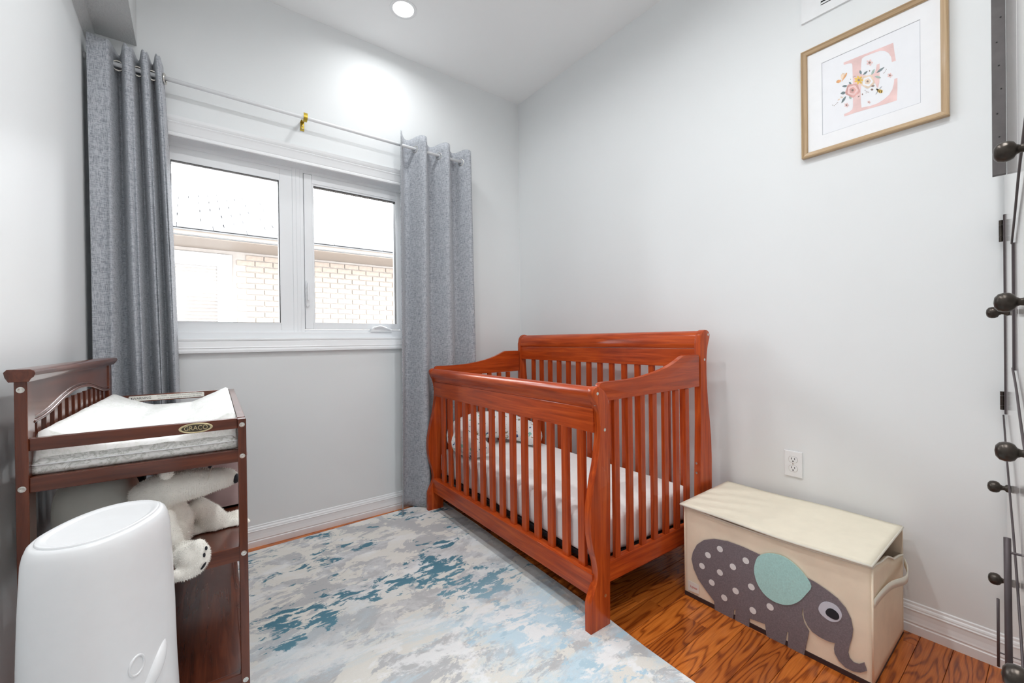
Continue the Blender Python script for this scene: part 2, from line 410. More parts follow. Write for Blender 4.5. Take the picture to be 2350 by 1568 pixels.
# bulkhead with a sloping bead where it meets the left wall
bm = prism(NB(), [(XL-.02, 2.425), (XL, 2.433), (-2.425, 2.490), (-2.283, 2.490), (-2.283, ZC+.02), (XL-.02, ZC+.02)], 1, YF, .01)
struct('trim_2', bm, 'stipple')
# floor
fl = struct('floor', B(XL-T, T, YF-T, T, -.12, -.016), 'brownbase')
pw = .0826
lens = (.42, .58, .74, .92)
pm = {}
for L in lens:
    bmp_ = B(0, L-.0012, 0, pw-.0011, -.016, 0, .0012, 1)
    me = bpy.data.meshes.new('plank'); bmp_.to_mesh(me); bmp_.free(); me.materials.append(MAT['oak']); pm[L] = me
y = .0; r_ = 0
while y > -3.3:
    y -= pw; x = XL-random.uniform(0, .4)
    while x < -.005:
        L = random.choice(lens)
        o = bpy.data.objects.new('plank', pm[L]); C.objects.link(o); o.parent = fl; o.location = (x, y, 0)
        if x+L > .19: o.scale.x = (.19-x)/L
        x += L
# baseboards
bb = [(0, 0), (.016, 0), (.016, .030), (.0135, .033), (.0135, .036), (.0150, .040), (.0135, .046), (.011, .062), (.0105, .078), (.012, .084), (.0095, .088), (.0095, .092), (.0075, .097), (.0045, .1005), (.004, .108), (.0, .111)]
struct('baseboard_back', prism(NB(), [(-a, z) for a, z in bb], 0, XL, 0), 'trim')
o = C.objects['baseboard_back']
# prism on axis x uses (y,z)
struct('baseboard_right', prism(NB(), [(-a, z) for a, z in bb], 1, YF, 0), 'trim')
struct('baseboard_left', prism(NB(), [(XL+a, z) for a, z in bb], 1, YF, 0), 'trim')
# ---------------------------------------------------------------- window casing
cas = [(.0, 0), (.010, 0), (.012, .004), (.012, .014), (.009, .018), (.011, .022), (.014, .040), (.017, .056), (.020, .064), (.017, .068), (.020, .074), (.022, .082), (.022, .096), (.0, .10)]   # (out, away from opening)
def casing_mesh():
    bm = NB(); ins = [(WX0, WZ0), (WX1, WZ0), (WX1, WZ1), (WX0, WZ1)]; dirs = [(-1, -.76), (1, -.76), (1, 1), (-1, 1)]
    rings = [[bm.verts.new((cx+dx*d, -o_, cz+dz*d)) for o_, d in cas] for (cx, cz), (dx, dz) in zip(ins, dirs)]
    n = len(cas)
    for i in range(4):
        a, c = rings[i], rings[(i+1) % 4]
        for k in range(n-1): bm.faces.new((a[k], a[k+1], c[k+1], c[k]))
        bm.faces.new((a[n-1], a[0], c[0], c[n-1]))
    return bm
struct('trim_1', casing_mesh(), 'trim')
# window unit: Empty with jamb liner, frames, panes, latch, crank
wn = link(bpy.data.objects.new('window_1', None)); wn['kind'] = 'structure'
def ring(bm, x0, x1, z0, z1, wd, y0, y1, bev=.003):
    wl, wr, wb, wt = wd if isinstance(wd, tuple) else (wd,)*4
    box(bm, x0, x0+wl, y0, y1, z0, z1, bev); box(bm, x1-wr, x1, y0, y1, z0, z1, bev)
    box(bm, x0+wl, x1-wr, y0, y1, z0, z0+wb, 0); box(bm, x0+wl, x1-wr, y0, y1, z1-wt, z1, 0)
    return bm
bm = NB()
ring(bm, WX0-.004, WX1+.004, WZ0-.004, WZ1+.004, .006, -.004, .19, 0)
obj('jamb_liner', bm, 'vinyl', wn)
obj('sill_step', B(WX0, WX1, .045, .19, WZ0, 1.150, .003), 'vinyl', wn)
WY = .078
o = obj('window_frame', ring(NB(), WX0, -1.600, WZ0+.034, WZ1, (.02, .022, .012, .02), WY-.004, .17), 'vinyl', wn)
o = obj('window_frame', ring(NB(), WX0+.018, -1.620, 1.160, WZ1-.016, (.060, .066, .040, .069), WY, .16), 'vinyl', wn)
obj('glazing_bead', ring(NB(), WX0+.075, -1.683, 1.1975, 2.0215, .006, WY-.002, WY+.02, .001), 'vinyl', o)
obj('gasket', ring(NB(), WX0+.080, -1.6885, 1.2015, 2.0165, .0035, WY+.001, WY+.024, 0), 'gasket', o)
obj('pane', B(WX0+.07, -1.68, WY+.026, WY+.030, 1.19, 2.03), 'glass', o)
obj('mullion', B(-1.602, -1.582, WY-.006, .17, WZ0+.034, WZ1, .002), 'vinyl', wn)
o = obj('window_frame', ring(NB(), -1.582, WX1, WZ0+.034, WZ1, (.020, .02, .016, .02), WY-.002, .17), 'vinyl', wn)
o = obj('sash', ring(NB(), -1.560, WX1-.018, 1.168, WZ1-.022, (.045, .045, .036, .05), WY-.006, .15, .004), 'vinyl', wn)
obj('glazing_bead', ring(NB(), -1.516, WX1-.060, 1.200, 2.038, (.010, .010, .006, .016), WY-.002, WY+.03, .002), 'vinyl', o)
obj('gasket', ring(NB(), -1.507, WX1-.070, 1.2055, 2.0235, (.001, .001, .001, .005), WY+.004, WY+.035, 0), 'gasket', o)
obj('pane', B(-1.52, WX1-.055, WY+.036, WY+.040, 1.19, 2.045), 'glass', o)
lt = obj('latch', prism(NB(), cr2([(-1.558, 1.312), (-1.549, 1.302), (-1.540, 1.306), (-1.537, 1.33), (-1.537, 1.40), (-1.542, 1.44), (-1.550, 1.448), (-1.557, 1.44)], 4, True), 1, WY-.020, WY, .004), 'whiteplastic', wn)
obj('lever', B(-1.553, -1.545, WY-.040, WY-.018, 1.335, 1.44, .003), 'whiteplastic', lt)
ck = obj('crank', prism(NB(), [(-1.188, 1.150), (-1.048, 1.150), (-1.052, 1.164), (-1.075, 1.174), (-1.10, 1.185), (-1.135, 1.189), (-1.165, 1.184), (-1.183, 1.172)], 1, WY-.045, WY-.006, .005), 'whiteplastic', wn)
obj('crank_handle', tube(NB(), cr([(-1.165, WY-.05, 1.176), (-1.135, WY-.055, 1.186), (-1.10, WY-.055, 1.176), (-1.06, WY-.05, 1.163)], 5), .006), 'whiteplastic', ck)
# ---------------------------------------------------------------- neighbouring house
nh = thing('neighbour_house', 'tan brick house with grey shingled roof and beige eaves outside the window', 'house', (-1, 3.7, 0))
HY = 3.95
obj('wall', B(-4.2, 2.4, HY+.006, HY+.3, -.6, 2.29), 'mortar', nh, True)
obj('soffit', B(-4.4, 2.6, 3.32, HY+.02, 2.292, 2.31), 'soffit', nh, True)
fa = obj('fascia', B(-4.4, 2.6, 3.29, 3.325, 2.312, 2.380, .004), 'soffit', nh, True)
obj('drip_gap', B(-4.4, 2.6, 3.296, 3.33, 2.302, 2.311), 'shinglegap', fa)
C.objects[-1] if False else None
gap = [c for c in fa.children][0]; gap.location = (1, -3.7, 0)
rs = math.radians(27); ry0, rz0 = 3.26, 2.375
obj('roof_deck', slab(NB(), [(-4.6, ry0, rz0-.008), (2.8, ry0, rz0-.008), (2.8, ry0+3.4*math.cos(rs), rz0-.008+3.4*math.sin(rs)), (-4.6, ry0+3.4*math.cos(rs), rz0-.008+3.4*math.sin(rs))], (0, 0, -1), .012), 'shinglegap', nh, True)
ex = .15; sw = .33
sb = B(0, sw-.006, 0, ex-.004, 0, .010)
me = bpy.data.meshes.new('shingle'); sb.to_mesh(me); sb.free(); me.materials.append(MAT['shingle'])
for i in range(15):
    for k in range(13):
        x = -3.2 + k*sw + (i % 3)*sw/3
        o = bpy.data.objects.new('shingle', me); C.objects.link(o); o.parent = nh
        d = i*(ex+.002)
        o.location = (x+1+random.uniform(-.003, .003), ry0+d*math.cos(rs)-3.7, rz0+d*math.sin(rs)+.004); o.rotation_euler = (rs+.02, 0, 0)
bk = B(0, .20, 0, .02, 0, .064, .003, 1)
me = bpy.data.meshes.new('brick'); bk.to_mesh(me); bk.free(); me.materials.append(MAT['brick'])
nb_ = 0
for i in range(16):
    z = 1.06 + i*.0755
    for k in range(20):
        x = -3.3 + k*.211 + (i % 2)*.105
        if x < -1.66 or x > .75 or z > 2.24: continue
        o = bpy.data.objects.new('brick', me); C.objects.link(o); o.parent = nh; nb_ += 1
        o.location = (x+1, HY-.010+random.uniform(-.002, .002)-3.7, z)
nw = obj('window', ring(NB(), -2.75, -1.665, .55, 2.235, (.16, .16, .16, .16), HY-.02, HY+.01, .004), 'extwhite', nh, True)
def subw(name, bm, mat, par): 
    o = obj(name, bm, mat); o.parent = par
    bmw = Vector((-1, 3.7, 0)); o.location = -bmw; return o
subw('pane', B(-2.60, -1.81, HY-.004, HY-.001, .70, 2.09), 'glass', nw)
bs = B(0, .78, 0, .004, 0, .042)
me = bpy.data.meshes.new('blind_slat'); bs.to_mesh(me); bs.free(); me.materials.append(MAT['blind'])
for i in range(20):
    o = bpy.data.objects.new('blind_slat', me); C.objects.link(o); o.parent = nw; o.location = (-2.595+1, HY+.0-3.7, 1.18+i*.0455); o.rotation_euler = (-.25, 0, 0)
g = struct('ground', B(-12, 12, .6, 16, -.75, -.6), 'ground')
# ---------------------------------------------------------------- curtain rod
RY, RZ = -.084, 2.336
rod = thing('curtain_rod', 'thin white curtain rod above the window', 'curtain rod', (XL, RY, RZ))
obj('pole', tube(NB(), [(XL+.002, RY, RZ), (-.56, RY, RZ)], .0096, 14), 'whiteplastic', rod, True, True)
obj('end_socket', lathe(NB(), [(.015, 0), (.015, .006), (.0105, .010), (.0105, .02)], 16, frame_at((XL, RY, RZ), (1, 0, 0))), 'whiteplastic', rod, True, 30)
obj('finial', lathe(NB(), [(.009, 0), (.012, .004), (.012, .016), (.0, .022)], 16, frame_at((-.565, RY, RZ+.002), (1, 0, 0))), 'whiteplastic', rod, True, 30)
def strip(bm, path, x0, x1, th=.0022):
    """bent metal strip: path in (y,z), width x0..x1"""
    P = [Vector((p[0], p[1], 0)) for p in path]; L = []; R = []
    for i, p in enumerate(P):
        t = (P[min(i+1, len(P)-1)]-P[max(i-1, 0)]).normalized(); n = Vector((-t.y, t.x, 0))*th/2
        L.append(p+n); R.append(p-n)
    return prism(bm, [(v.x, v.y) for v in L+R[::-1]], 0, x0, x1)
br = thing('rod_bracket', 'small brass hook bracket holding up the curtain rod', 'bracket', (-1.578, 0, 2.31))
hook = [(-.0015, 2.296), (-.0015, 2.338), (-.004, 2.345), (-.035, 2.345), (-.066, 2.322), (-.084, 2.3235), (-.0955, 2.332), (-.097, 2.344), (-.095, 2.358)]
obj('hook_strip', strip(NB(), [(v.x, v.y) for v in cr([(a, c, 0) for a, c in hook], 4)], -1.588, -1.568), 'brass', br, True)
for z in (2.309, 2.325): obj('screw', lathe(NB(), [(.0042, 0), (.004, .0012), (.0, .002)], 12, frame_at((-1.578, -.0026, z), (0, -1, 0))), 'chrome', br, True, True)
# ---------------------------------------------------------------- curtains
def curtain(label, xa, xb, xa2, xb2, nper, ph, z0, amp, seed, grom, gwide=None, front=1.0):
    t = thing('curtain', label, 'curtain', ((xa+xb)/2, RY, z0))
    rnd = random.Random(seed)
    NU, NV = 150, 56
    zt = 2.408
    offs = [rnd.uniform(-1, 1) for _ in range(12)]
    def pt(u, v):
        # u along the width 0..1, v down 0..1
        uu = gwide(u) if gwide else u
        xs = xa+(xb-xa)*u; xe = xa2+(xb2-xa2)*u
        k = v**.8
        ang = 2*PI*nper*uu+ph
        a = amp*(1+.10*math.sin(3*v+offs[0]+5*u))*(1-.25*max(0, (v-.0))*(1-v))
        fold = 1-2*((1-math.sin(ang))/2)**front + .16*math.sin(2*ang+offs[1]+2*v) * min(1, v*3)
        skew = -.34*(xb-xa)/nper/2/PI*2*math.cos(ang)*0
        x = xs+(xe-xs)*k + .010*math.sin(ang*1.0+1.2)*(.3+v) + .006*math.sin(4*v+offs[2]+7*u)*v + skew
        y = RY - a*(fold if fold < 0 else fold*1.15) + .004*math.sin(6*v+offs[3]+9*u)*v
        y = min(y, -.025)
        z = zt-(zt-z0)*v + .006*math.sin(ang*2+.5)*(1-v)**8
        return Vector((x, y, z))
    rows = [[pt(i/NU, j/NV) for i in range(NU+1)] for j in range(NV+1)]
    o = obj('fabric', grid(NB(), rows), 'linen', t, True, True)
    md = o.modifiers.new('thickness', 'SOLIDIFY'); md.thickness = .0025
    # header stitching line and grommets where the cloth crosses the rod
    for k in range(grom[1]):
        u = grom[0](k)
        v = (zt-RZ)/(zt-z0)
        p = pt(u, v); q = pt(min(1, u+.01), v)-pt(max(0, u-.01), v); q.z = 0
        n = Vector((q.y, -q.x, 0)).normalized()
        P = Vector((p.x, RY, RZ-.004))
        rg = NB()
        R1 = .021
        tube(rg, [P+(q.normalized()*math.cos(a)+Vector((0, 0, 1))*math.sin(a))*R1 for a in [2*PI*i/24 for i in range(24)]], .0042, 8, True)
        obj('grommet', rg, 'chrome', t, True, True)
    return t
# right curtain: three full waves
curtain('grey linen grommet curtain hanging to the floor beside the crib end', -1.045, -.535, -1.065, -.50, 3.0, PI*.62, .013, .052, 3,
        (lambda k: (k*.5+ (1-.62/1)*.5*1.0)/3.0 if False else ((2*PI*(k//1)*.5 + (PI-PI*.62))/(2*PI*3.0)), 6))
# left curtain
curtain('grey linen grommet curtain in the corner behind the changing table', -2.437, -2.185, -2.44, -2.115, 3.6, PI*.25, .013, .046, 5,
        (lambda k: ((k+.625)/3.6)**(1/1.8), 4), lambda u: (u**1.8), 4.0)
# ---------------------------------------------------------------- rug
rugp = [(-.762, -.047), (-1.057, -.056), (-1.874, -.080), (-2.43, -.10), (-2.43, -2.52), (-.880, -2.52), (-.845, -1.74), (-.829, -1.576), (-.775, -.512)]
rg = NB(); prism(rg, rugp, 2, .0005, .009, .002, 2)
tag(obj('area_rug', rg, 'rug'), 'abstract cream, grey and teal area rug under the crib and changing table', 'rug')
# ---------------------------------------------------------------- crib
CR = thing('crib', 'cherry wood sleigh crib with slatted sides', 'crib', (-.950, -1.583, 0), -math.atan2(.038, 1.401))
LEN = 1.432
front = [(.0, .0085), (.0, .112), (.004, .128), (.016, .150), (.034, .178), (.0415, .2), (.042, .225), (.036, .262), (.016, .312), (.006, .372), (.004, .42), (.006, .465), (.016, .52), (.030, .577), (.042, .62), (.052, .67), (.060, .72), (.062, .765), (.059, .812), (.051, .84), (.037, .860), (.028, .876), (.025, .888), (.028, .899), (.036, .908), (.049, .912), (.064, .907), (.084, .894), (.099, .875), (.109, .855), (.114, .835), (.115, .81), (.112, .52), (.104, .0085)]
legm = prism(NB(), front, 1, 0, .031, .003, 2)
lg = obj('leg', legm, 'cherry_z', CR, smooth=35)
copyof(lg, (0, LEN-.031, 0))
back = [(.730, .0), (.730, .37), (.742, .7), (.744, 1.06), (.750, 1.095), (.764, 1.117), (.784, 1.126), (.803, 1.124), (.818, 1.116), (.826, 1.102), (.824, 1.088), (.814, 1.070), (.803, 1.05), (.796, 1.022), (.793, .975), (.793, .92), (.797, .855), (.804, .783), (.818, .694), (.828, .605), (.832, .51), (.830, .38), (.822, .25), (.818, .0)]
bp = obj('headboard_post', prism(NB(), back, 1, 0, .031, .003, 2), 'cherry_z', CR, smooth=35)
copyof(bp, (0, LEN-.031, 0))
# front rail: scrolled cap, panel, slats, bottom rail
cap = [(.075, .828), (.054, .828), (.053, .836), (.050, .845), (.040, .857), (.031, .870), (.0275, .884), (.031, .897), (.039, .906), (.050, .910), (.064, .905), (.072, .893), (.075, .878)]
obj('front_cap_rail', prism(NB(), cap, 1, .028, LEN-.028), 'cherry_y', CR, smooth=40)
obj('front_panel', B(.051, .074, .028, LEN-.028, .735, .827, .002), 'cherry_y', CR)
obj('front_bottom_rail', B(.034, .076, .024, LEN-.024, .120, .207, .003), 'cherry_y', CR)
sl = obj('slat', B(.052, .070, -.018, .018, .205, .737, .003), 'cherry_z', CR)
sl.location = (0, .098, 0)
for k in range(1, 14): copyof(sl, (0, .098+.0922*k, 0))
# side rails
tops = [(.060, .908), (.064, .918), (.078, .925), (.136, .925), (.212, .926), (.293, .930), (.36, .938), (.431, .950), (.506, .968), (.564, .989), (.600, 1.004), (.622, 1.009), (.728, 1.009)]
side = [(.066, .855), *cr2(tops, 3), (.736, 1.005), (.736, .861), (.5, .859), (.3, .857), (.109, .854)]
sr = obj('side_rail', prism(NB(), side, 1, .002, .024, .003, 2), 'cherry_x', CR, smooth=35)
copyof(sr, (0, LEN-.026, 0))
sbr = obj('side_bottom_rail', B(.100, .745, .004, .028, .163, .243, .003), 'cherry_x', CR)
copyof(sbr, (0, LEN-.032, 0))
ss = obj('slat', B(-.0155, .0155, .006, .022, .240, .858, .003), 'cherry_z', CR)
ss.location = (.1605, 0, 0)
for e in (0, LEN-.028):
    for k, vv in enumerate((.1605, .2415, .3205, .4005, .4805, .562, .640)):
        if e == 0 and k == 0: continue
        copyof(ss, (vv, e, 0))
# headboard
hroll = [(.752, 1.037), (.745, 1.05), (.7455, 1.065), (.750, 1.09), (.762, 1.111), (.782, 1.121), (.800, 1.120), (.814, 1.111), (.812, 1.09), (.80, 1.06), (.79, 1.037)]
obj('headboard_roll', prism(NB(), hroll, 1, .028, LEN-.028), 'cherry_y', CR, smooth=40)
obj('headboard_panel', B(.752, .778, .028, LEN-.028, .947, 1.036, .002), 'cherry_y', CR)
obj('headboard_bottom_rail', B(.748, .782, .028, LEN-.028, .14, .225, .003), 'cherry_y', CR)
hs = obj('slat', B(.757, .773, -.0165, .0165, .22, .95, .003), 'cherry_z', CR)
hs.location = (0, .104, 0)
for k in range(1, 14): copyof(hs, (0, .104+.0900*k, 0))
obj('mattress_support', B(.085, .735, .035, LEN-.035, .210, .232, .004), 'support', CR)
# bolts and bolt holes on the near end and front legs
bolt = obj('bolt', lathe(NB(), [(.0062, 0), (.0062, .0012), (.0045, .0016), (.002, .0010), (.0, .0010)], 14, frame_at((0, 0, 0), (0, -1, 0))), 'chrome', CR, smooth=30)
spots = [(.048, .886), (.085, .747), (.079, .125), (.810, 1.103), (.777, .985)]
bolt.location = (spots[0][0], .0005, spots[0][1])
for v_, z_ in spots[1:]: copyof(bolt, (v_, .0005, z_))
hole = obj('bolt_hole', lathe(NB(), [(.0052, 0), (.0052, .0008), (.0, .0008)], 14, frame_at((0, 0, 0), (-1, 0, 0))), 'umber', CR)
hole.location = (.052, .016, .842); hole.rotation_euler = (0, .5, 0)
c_ = copyof(hole, (.0365, .016, .168)); c_.rotation_euler = (0, -.7, 0)
for yy, zz in ((.017, .50), (.017, .455)): copyof(hole, (.7285, yy, zz)).rotation_euler = (0, 0, 0)
for vv, zz in ((.098, .56), (.098, .44)): copyof(bolt, (vv, LEN-.0315, zz)).scale = (.5, .5, .5)
# mattress
mt = NB(); NUm, NVm = 64, 40
def msurf(a, c, z0=.232, z1=.388):
    pass
box(mt, .082, .722, .042, LEN-.042, .232, .386, .032, 4)
bmesh.ops.subdivide_edges(mt, edges=[e for e in mt.edges if e.calc_length() > .2], cuts=24, use_grid_fill=True)
for v in mt.verts:
    n = noise.noise(Vector((v.co.x*6, v.co.y*5, v.co.z*8)))
    edge = min(v.co.y-.042, LEN-.042-v.co.y, v.co.x-.082, .722-v.co.x)
    v.co.z += .006*n*(1 if v.co.z > .3 else 0)
    if edge < .02 and v.co.z < .37:
        wv_ = math.sin((v.co.x+v.co.y)*60+v.co.z*40+3*n)
        if v.co.y < .08: v.co.y += .004*wv_
        if v.co.x < .11: v.co.x += .005*math.sin(v.co.z*80+6*n)
mo = obj('crib_mattress', mt, 'sheet', None, smooth=60)
mo.location = CR.location; mo.rotation_euler = CR.rotation_euler
tag(mo, 'white fitted sheet covered mattress inside the crib', 'mattress')
# nursing pillow leaning on the far end of the crib
path = [(.215, 1.020, .445), (.150, 1.120, .458), (.135, 1.215, .480), (.185, 1.290, .505), (.300, 1.318, .520), (.420, 1.316, .520), (.530, 1.292, .500), (.615, 1.225, .470), (.628, 1.140, .455), (.575, 1.045, .440)]
pp = cr(path, 5); rr = []
for i in range(len(pp)):
    t = i/(len(pp)-1); rr.append(.088*(math.sin(PI*min(1, max(0, t*.9+.05)))**.28)*(1 if .06 < t < .94 else (.5+.5*min(t, 1-t)/.06)))
pp2 = [pp[0]+(pp[0]-pp[2])*.12]+pp+[pp[-1]+(pp[-1]-pp[-3])*.12]; rr = [.018]+rr+[.018]
np_ = tube(NB(), pp2, rr, 18)
for v in np_.verts:
    v.co.z = max(.389, v.co.z + .004*noise.noise(v.co*14))
npo = obj('nursing_pillow', np_, 'print', None, smooth=True)
npo.location = CR.location; npo.rotation_euler = CR.rotation_euler
tag(npo, 'curved white nursing pillow with dinosaur print lying on the crib mattress', 'pillow')
# ---------------------------------------------------------------- toy chest
TC = thing('toy_chest', 'beige canvas toy chest with grey elephant on its front', 'toy chest', (-.235, -1.96, 0))
cx0, cx1, cy0, cy1, ch_ = -.440, -.040, -2.272, -1.652, .378
def cloth_panel(bm, f, nu, nv, th, nrm):
    fr_ = [[f(i/nu, j/nv) for i in range(nu+1)] for j in range(nv+1)]
    bk_ = [[p+Vector(nrm)*th for p in r] for r in fr_]
    a = [[bm.verts.new(p) for p in r] for r in fr_]; c = [[bm.verts.new(p) for p in r] for r in bk_]
    for j in range(nv):
        for i in range(nu):
            bm.faces.new((a[j][i], a[j][i+1], a[j+1][i+1], a[j+1][i])); bm.faces.new((c[j][i], c[j+1][i], c[j+1][i+1], c[j][i+1]))
    for j in range(nv):
        bm.faces.new((a[j][0], a[j+1][0], c[j+1][0], c[j][0])); bm.faces.new((a[j][nu], c[j][nu], c[j+1][nu], a[j+1][nu]))
    for i in range(nu):
        bm.faces.new((a[0][i], c[0][i], c[0][i+1], a[0][i+1])); bm.faces.new((a[nv][i], a[nv][i+1], c[nv][i+1], c[nv][i]))
    return bm
def frontf(u, v):
    y = cy1+(cy0-cy1)*u
    return Vector((cx0 + .0015*math.sin(v*30+4*u)*math.sin(PI*u)**.5*(1-v)**2*.6, y, v*(ch_-.004-.010*math.sin(PI*u))))
obj('front_panel', cloth_panel(NB(), frontf, 40, 24, .006, (1, 0, 0)), 'canvas', TC, True, True)
obj('back_panel', B(cx1-.006, cx1, cy0, cy1, 0, ch_+.004), 'canvas', TC, True)
for yy in (cy0+.0005, cy1-.0005): obj('corner_piping', tube(NB(), [(cx0+.001, yy, .003), (cx0+.001, yy, ch_-.006)], .0028, 8), 'canvas', TC, True, True)
obj('side_panel', B(cx0+.0066, cx1-.0062, cy1-.0065, cy1-.0005, 0, ch_-.004), 'canvas', TC, True)
rim = [(0, ch_-.004), (.06, .375), (.22, .362), (.36, .357), (.44, .353), (.54, .338), (.65, .318), (.75, .311), (.88, .302), (1, .290)]
def rimz(u):
    for (a, za), (c, zc) in zip(rim, rim[1:]):
        if u <= c: return za+(zc-za)*(u-a)/(c-a)
    return rim[-1][1]
def sidef(u, v): return Vector((cx0+.0066+(cx1-cx0-.0128)*u, cy0+.0005+.004*math.sin(PI*u)*math.sin(PI*v), .001+v*(rimz(u)-.001)))
obj('side_panel', cloth_panel(NB(), sidef, 30, 12, .006, (0, 1, 0)), 'canvas', TC, True, True)
obj('rim_piping', tube(NB(), [Vector((cx0-.001, cy1, ch_-.006))]+[frontf(u/20, 1)+Vector((-.001, 0, 0)) for u in range(21)]+[sidef(u/20, 1)+Vector((0, -.001, 0)) for u in range(1, 21)], .0034, 6), 'piping', TC, True, True)
obj('base_panel', B(cx0, cx1, cy0, cy1, 0, .008), 'brownbase', TC, True)
obj('base_band', B(cx0-.0025, cx0+.001, cy0-.001, cy1+.001, 0, .017, .001), 'brownbase', TC, True)
# lid: sagging padded board
def lidf(u, v):
    # u along length from far to near, v from front to back
    y = cy1+.010+(cy0-.0-cy1-.010)*u; x = cx0-.012+(cx1-.004-cx0+.012)*v
    z = .388+.006*v - .004*math.sin(PI*u)*(1-v) + .003*math.sin(7*u+3*v) * math.sin(PI*u)
    return Vector((x, y, z))
obj('lid', cloth_panel(NB(), lidf, 36, 18, .010, (0, 0, -1)), 'canvaslid', TC, True, True)
lp = [lidf(u/16, 0) for u in range(17)]+[lidf(1, v/10) for v in range(1, 11)]+[lidf(1-u/16, 1) for u in range(1, 17)]+[lidf(0, 1-v/10) for v in range(1, 10)]
obj('lid_piping', tube(NB(), [p+Vector((0, 0, -.005)) for p in lp], .0046, 6, True), 'piping', TC, True, True)
# elephant applique, traced on the front plane
K = 3.214
def ch_pt(x, y): return pix(1540+x/K, 1080+y/K, 0, cx0)
def appl(name, pts, mat, th, parent, label=None, off=.0, smooth=2):
    P = cr2(pts, smooth, True) if smooth else pts
    o = obj(name, slab(NB(), [ch_pt(*p)+Vector((-off, 0, 0)) for p in P], (-1, 0, 0), th), mat, parent, True)
    if label: o['label'] = label
    return o
ele = [(155, 650), (165, 600), (195, 545), (245, 512), (320, 503), (420, 520), (530, 560), (660, 620), (760, 665), (860, 712), (1000, 785), (1080, 830), (1160, 885), (1230, 940), (1290, 1010), (1330, 1090), (1345, 1170), (1338, 1230), (1318, 1290), (1310, 1340), (1320, 1380), (1350, 1412), (1390, 1424), (1428, 1412), (1448, 1475), (1400, 1486), (1345, 1478), (1290, 1450), (1240, 1400), (1210, 1345), (1205, 1310), (1212, 1270), (1160, 1256), (1100, 1226), (1045, 1187), (1010, 1140), (985, 1085), (978, 1015), (970, 1020), (968, 1060), (985, 1120), (1022, 1185), (985, 1358), (865, 1300), (870, 1190), (858, 1188), (845, 1285), (710, 1225), (697, 1130), (582, 1088), (580, 1160), (475, 1110), (480, 1025), (468, 1022), (462, 1100), (328, 1040), (322, 962), (260, 880), (205, 800), (170, 720)]
EL = appl('elephant_patch', ele, 'felt', .0022, TC, 'dark grey felt elephant', .0026, 0)
ear = [(635, 650), (665, 620), (720, 607), (790, 615), (860, 645), (930, 700), (990, 765), (1040, 850), (1000, 910), (950, 960), (890, 985), (830, 985), (760, 960), (700, 915), (655, 855), (628, 790), (618, 720)]
appl('ear_patch', ear, 'tealfelt', .0022, EL, 'pale teal felt ear', .0048, 3)
appl('eye_patch', [(1092, 1010), (1110, 975), (1150, 963), (1200, 978), (1240, 1010), (1264, 1060), (1250, 1100), (1215, 1113), (1170, 1103), (1125, 1070), (1100, 1040)], 'palefelt', .0015, EL, 'white felt eye', .0048, 3)
appl('pupil_patch', [(1145, 1035), (1160, 1015), (1185, 1012), (1215, 1028), (1240, 1055), (1245, 1082), (1228, 1096), (1200, 1090), (1165, 1070), (1150, 1055)], 'blackfelt', .0012, EL, 'black felt pupil', .0063, 3)
for (x, y) in ((365, 577), (277, 622), (556, 663), (233, 702), (461, 708), (365, 750), (305, 824), (597, 856), (481, 886), (397, 936), (735, 1003), (608, 1030)):
    c = ch_pt(x, y)+Vector((-.0048, 0, 0))
    obj('dot_patch', slab(NB(), [c+Vector((0, .0118*math.cos(a), .0118*math.sin(a))) for a in [2*PI*i/18 for i in range(18)]], (-1, 0, 0), .001), 'whitefelt', EL, True)
tg = appl('label_tag', [(128, 805), (210, 845), (210, 912), (130, 880)], 'label', .001, TC, 'white sewn label with red lettering', .003, 0)
pc = ch_pt(170, 861)+Vector((-.0042, 0, 0))
tx = text_obj('lettering', '3 sprouts', .013, 'redink', tg, facing_left(pc-TC.location), .62, .0002, .1)
# strap handle on the near end
hp = cr([(cx0+.006, cy0-.002, .262), (cx0+.10, cy0-.004, .262), (cx0+.19, cy0-.010, .258), (cx0+.27, cy0-.030, .256), (cx0+.34, cy0-.022, .262), (cx0+.385, cy0-.006, .27)], 4)
bm = NB(); up = Vector((0, 0, 1))
grid(bm, [[p+Vector((0, 0, -.013)) for p in hp], [p+Vector((0, 0, .013)) for p in hp]])
h_ = obj('strap_handle', bm, 'piping', TC, True, True); md = h_.modifiers.new('thickness', 'SOLIDIFY'); md.thickness = .003; md.offset = 0
pt_ = NB(); bmesh.ops.create_uvsphere(pt_, u_segments=24, v_segments=16, radius=1)
def sq(t): return math.copysign(abs(t)**.6, t)
for v in pt_.verts: v.co = Vector((sq(v.co.x)*.120, sq(v.co.y)*.076, sq(v.co.z)*.178))*(1+.04*noise.noise(v.co*2))
ptoy = obj('plush_ball', pt_, 'pinktoy', None, smooth=True); ptoy.location = (-.305, -2.186, .190)
tag(ptoy, 'dusty pink plush showing at the open end of the toy chest', 'plush toy')
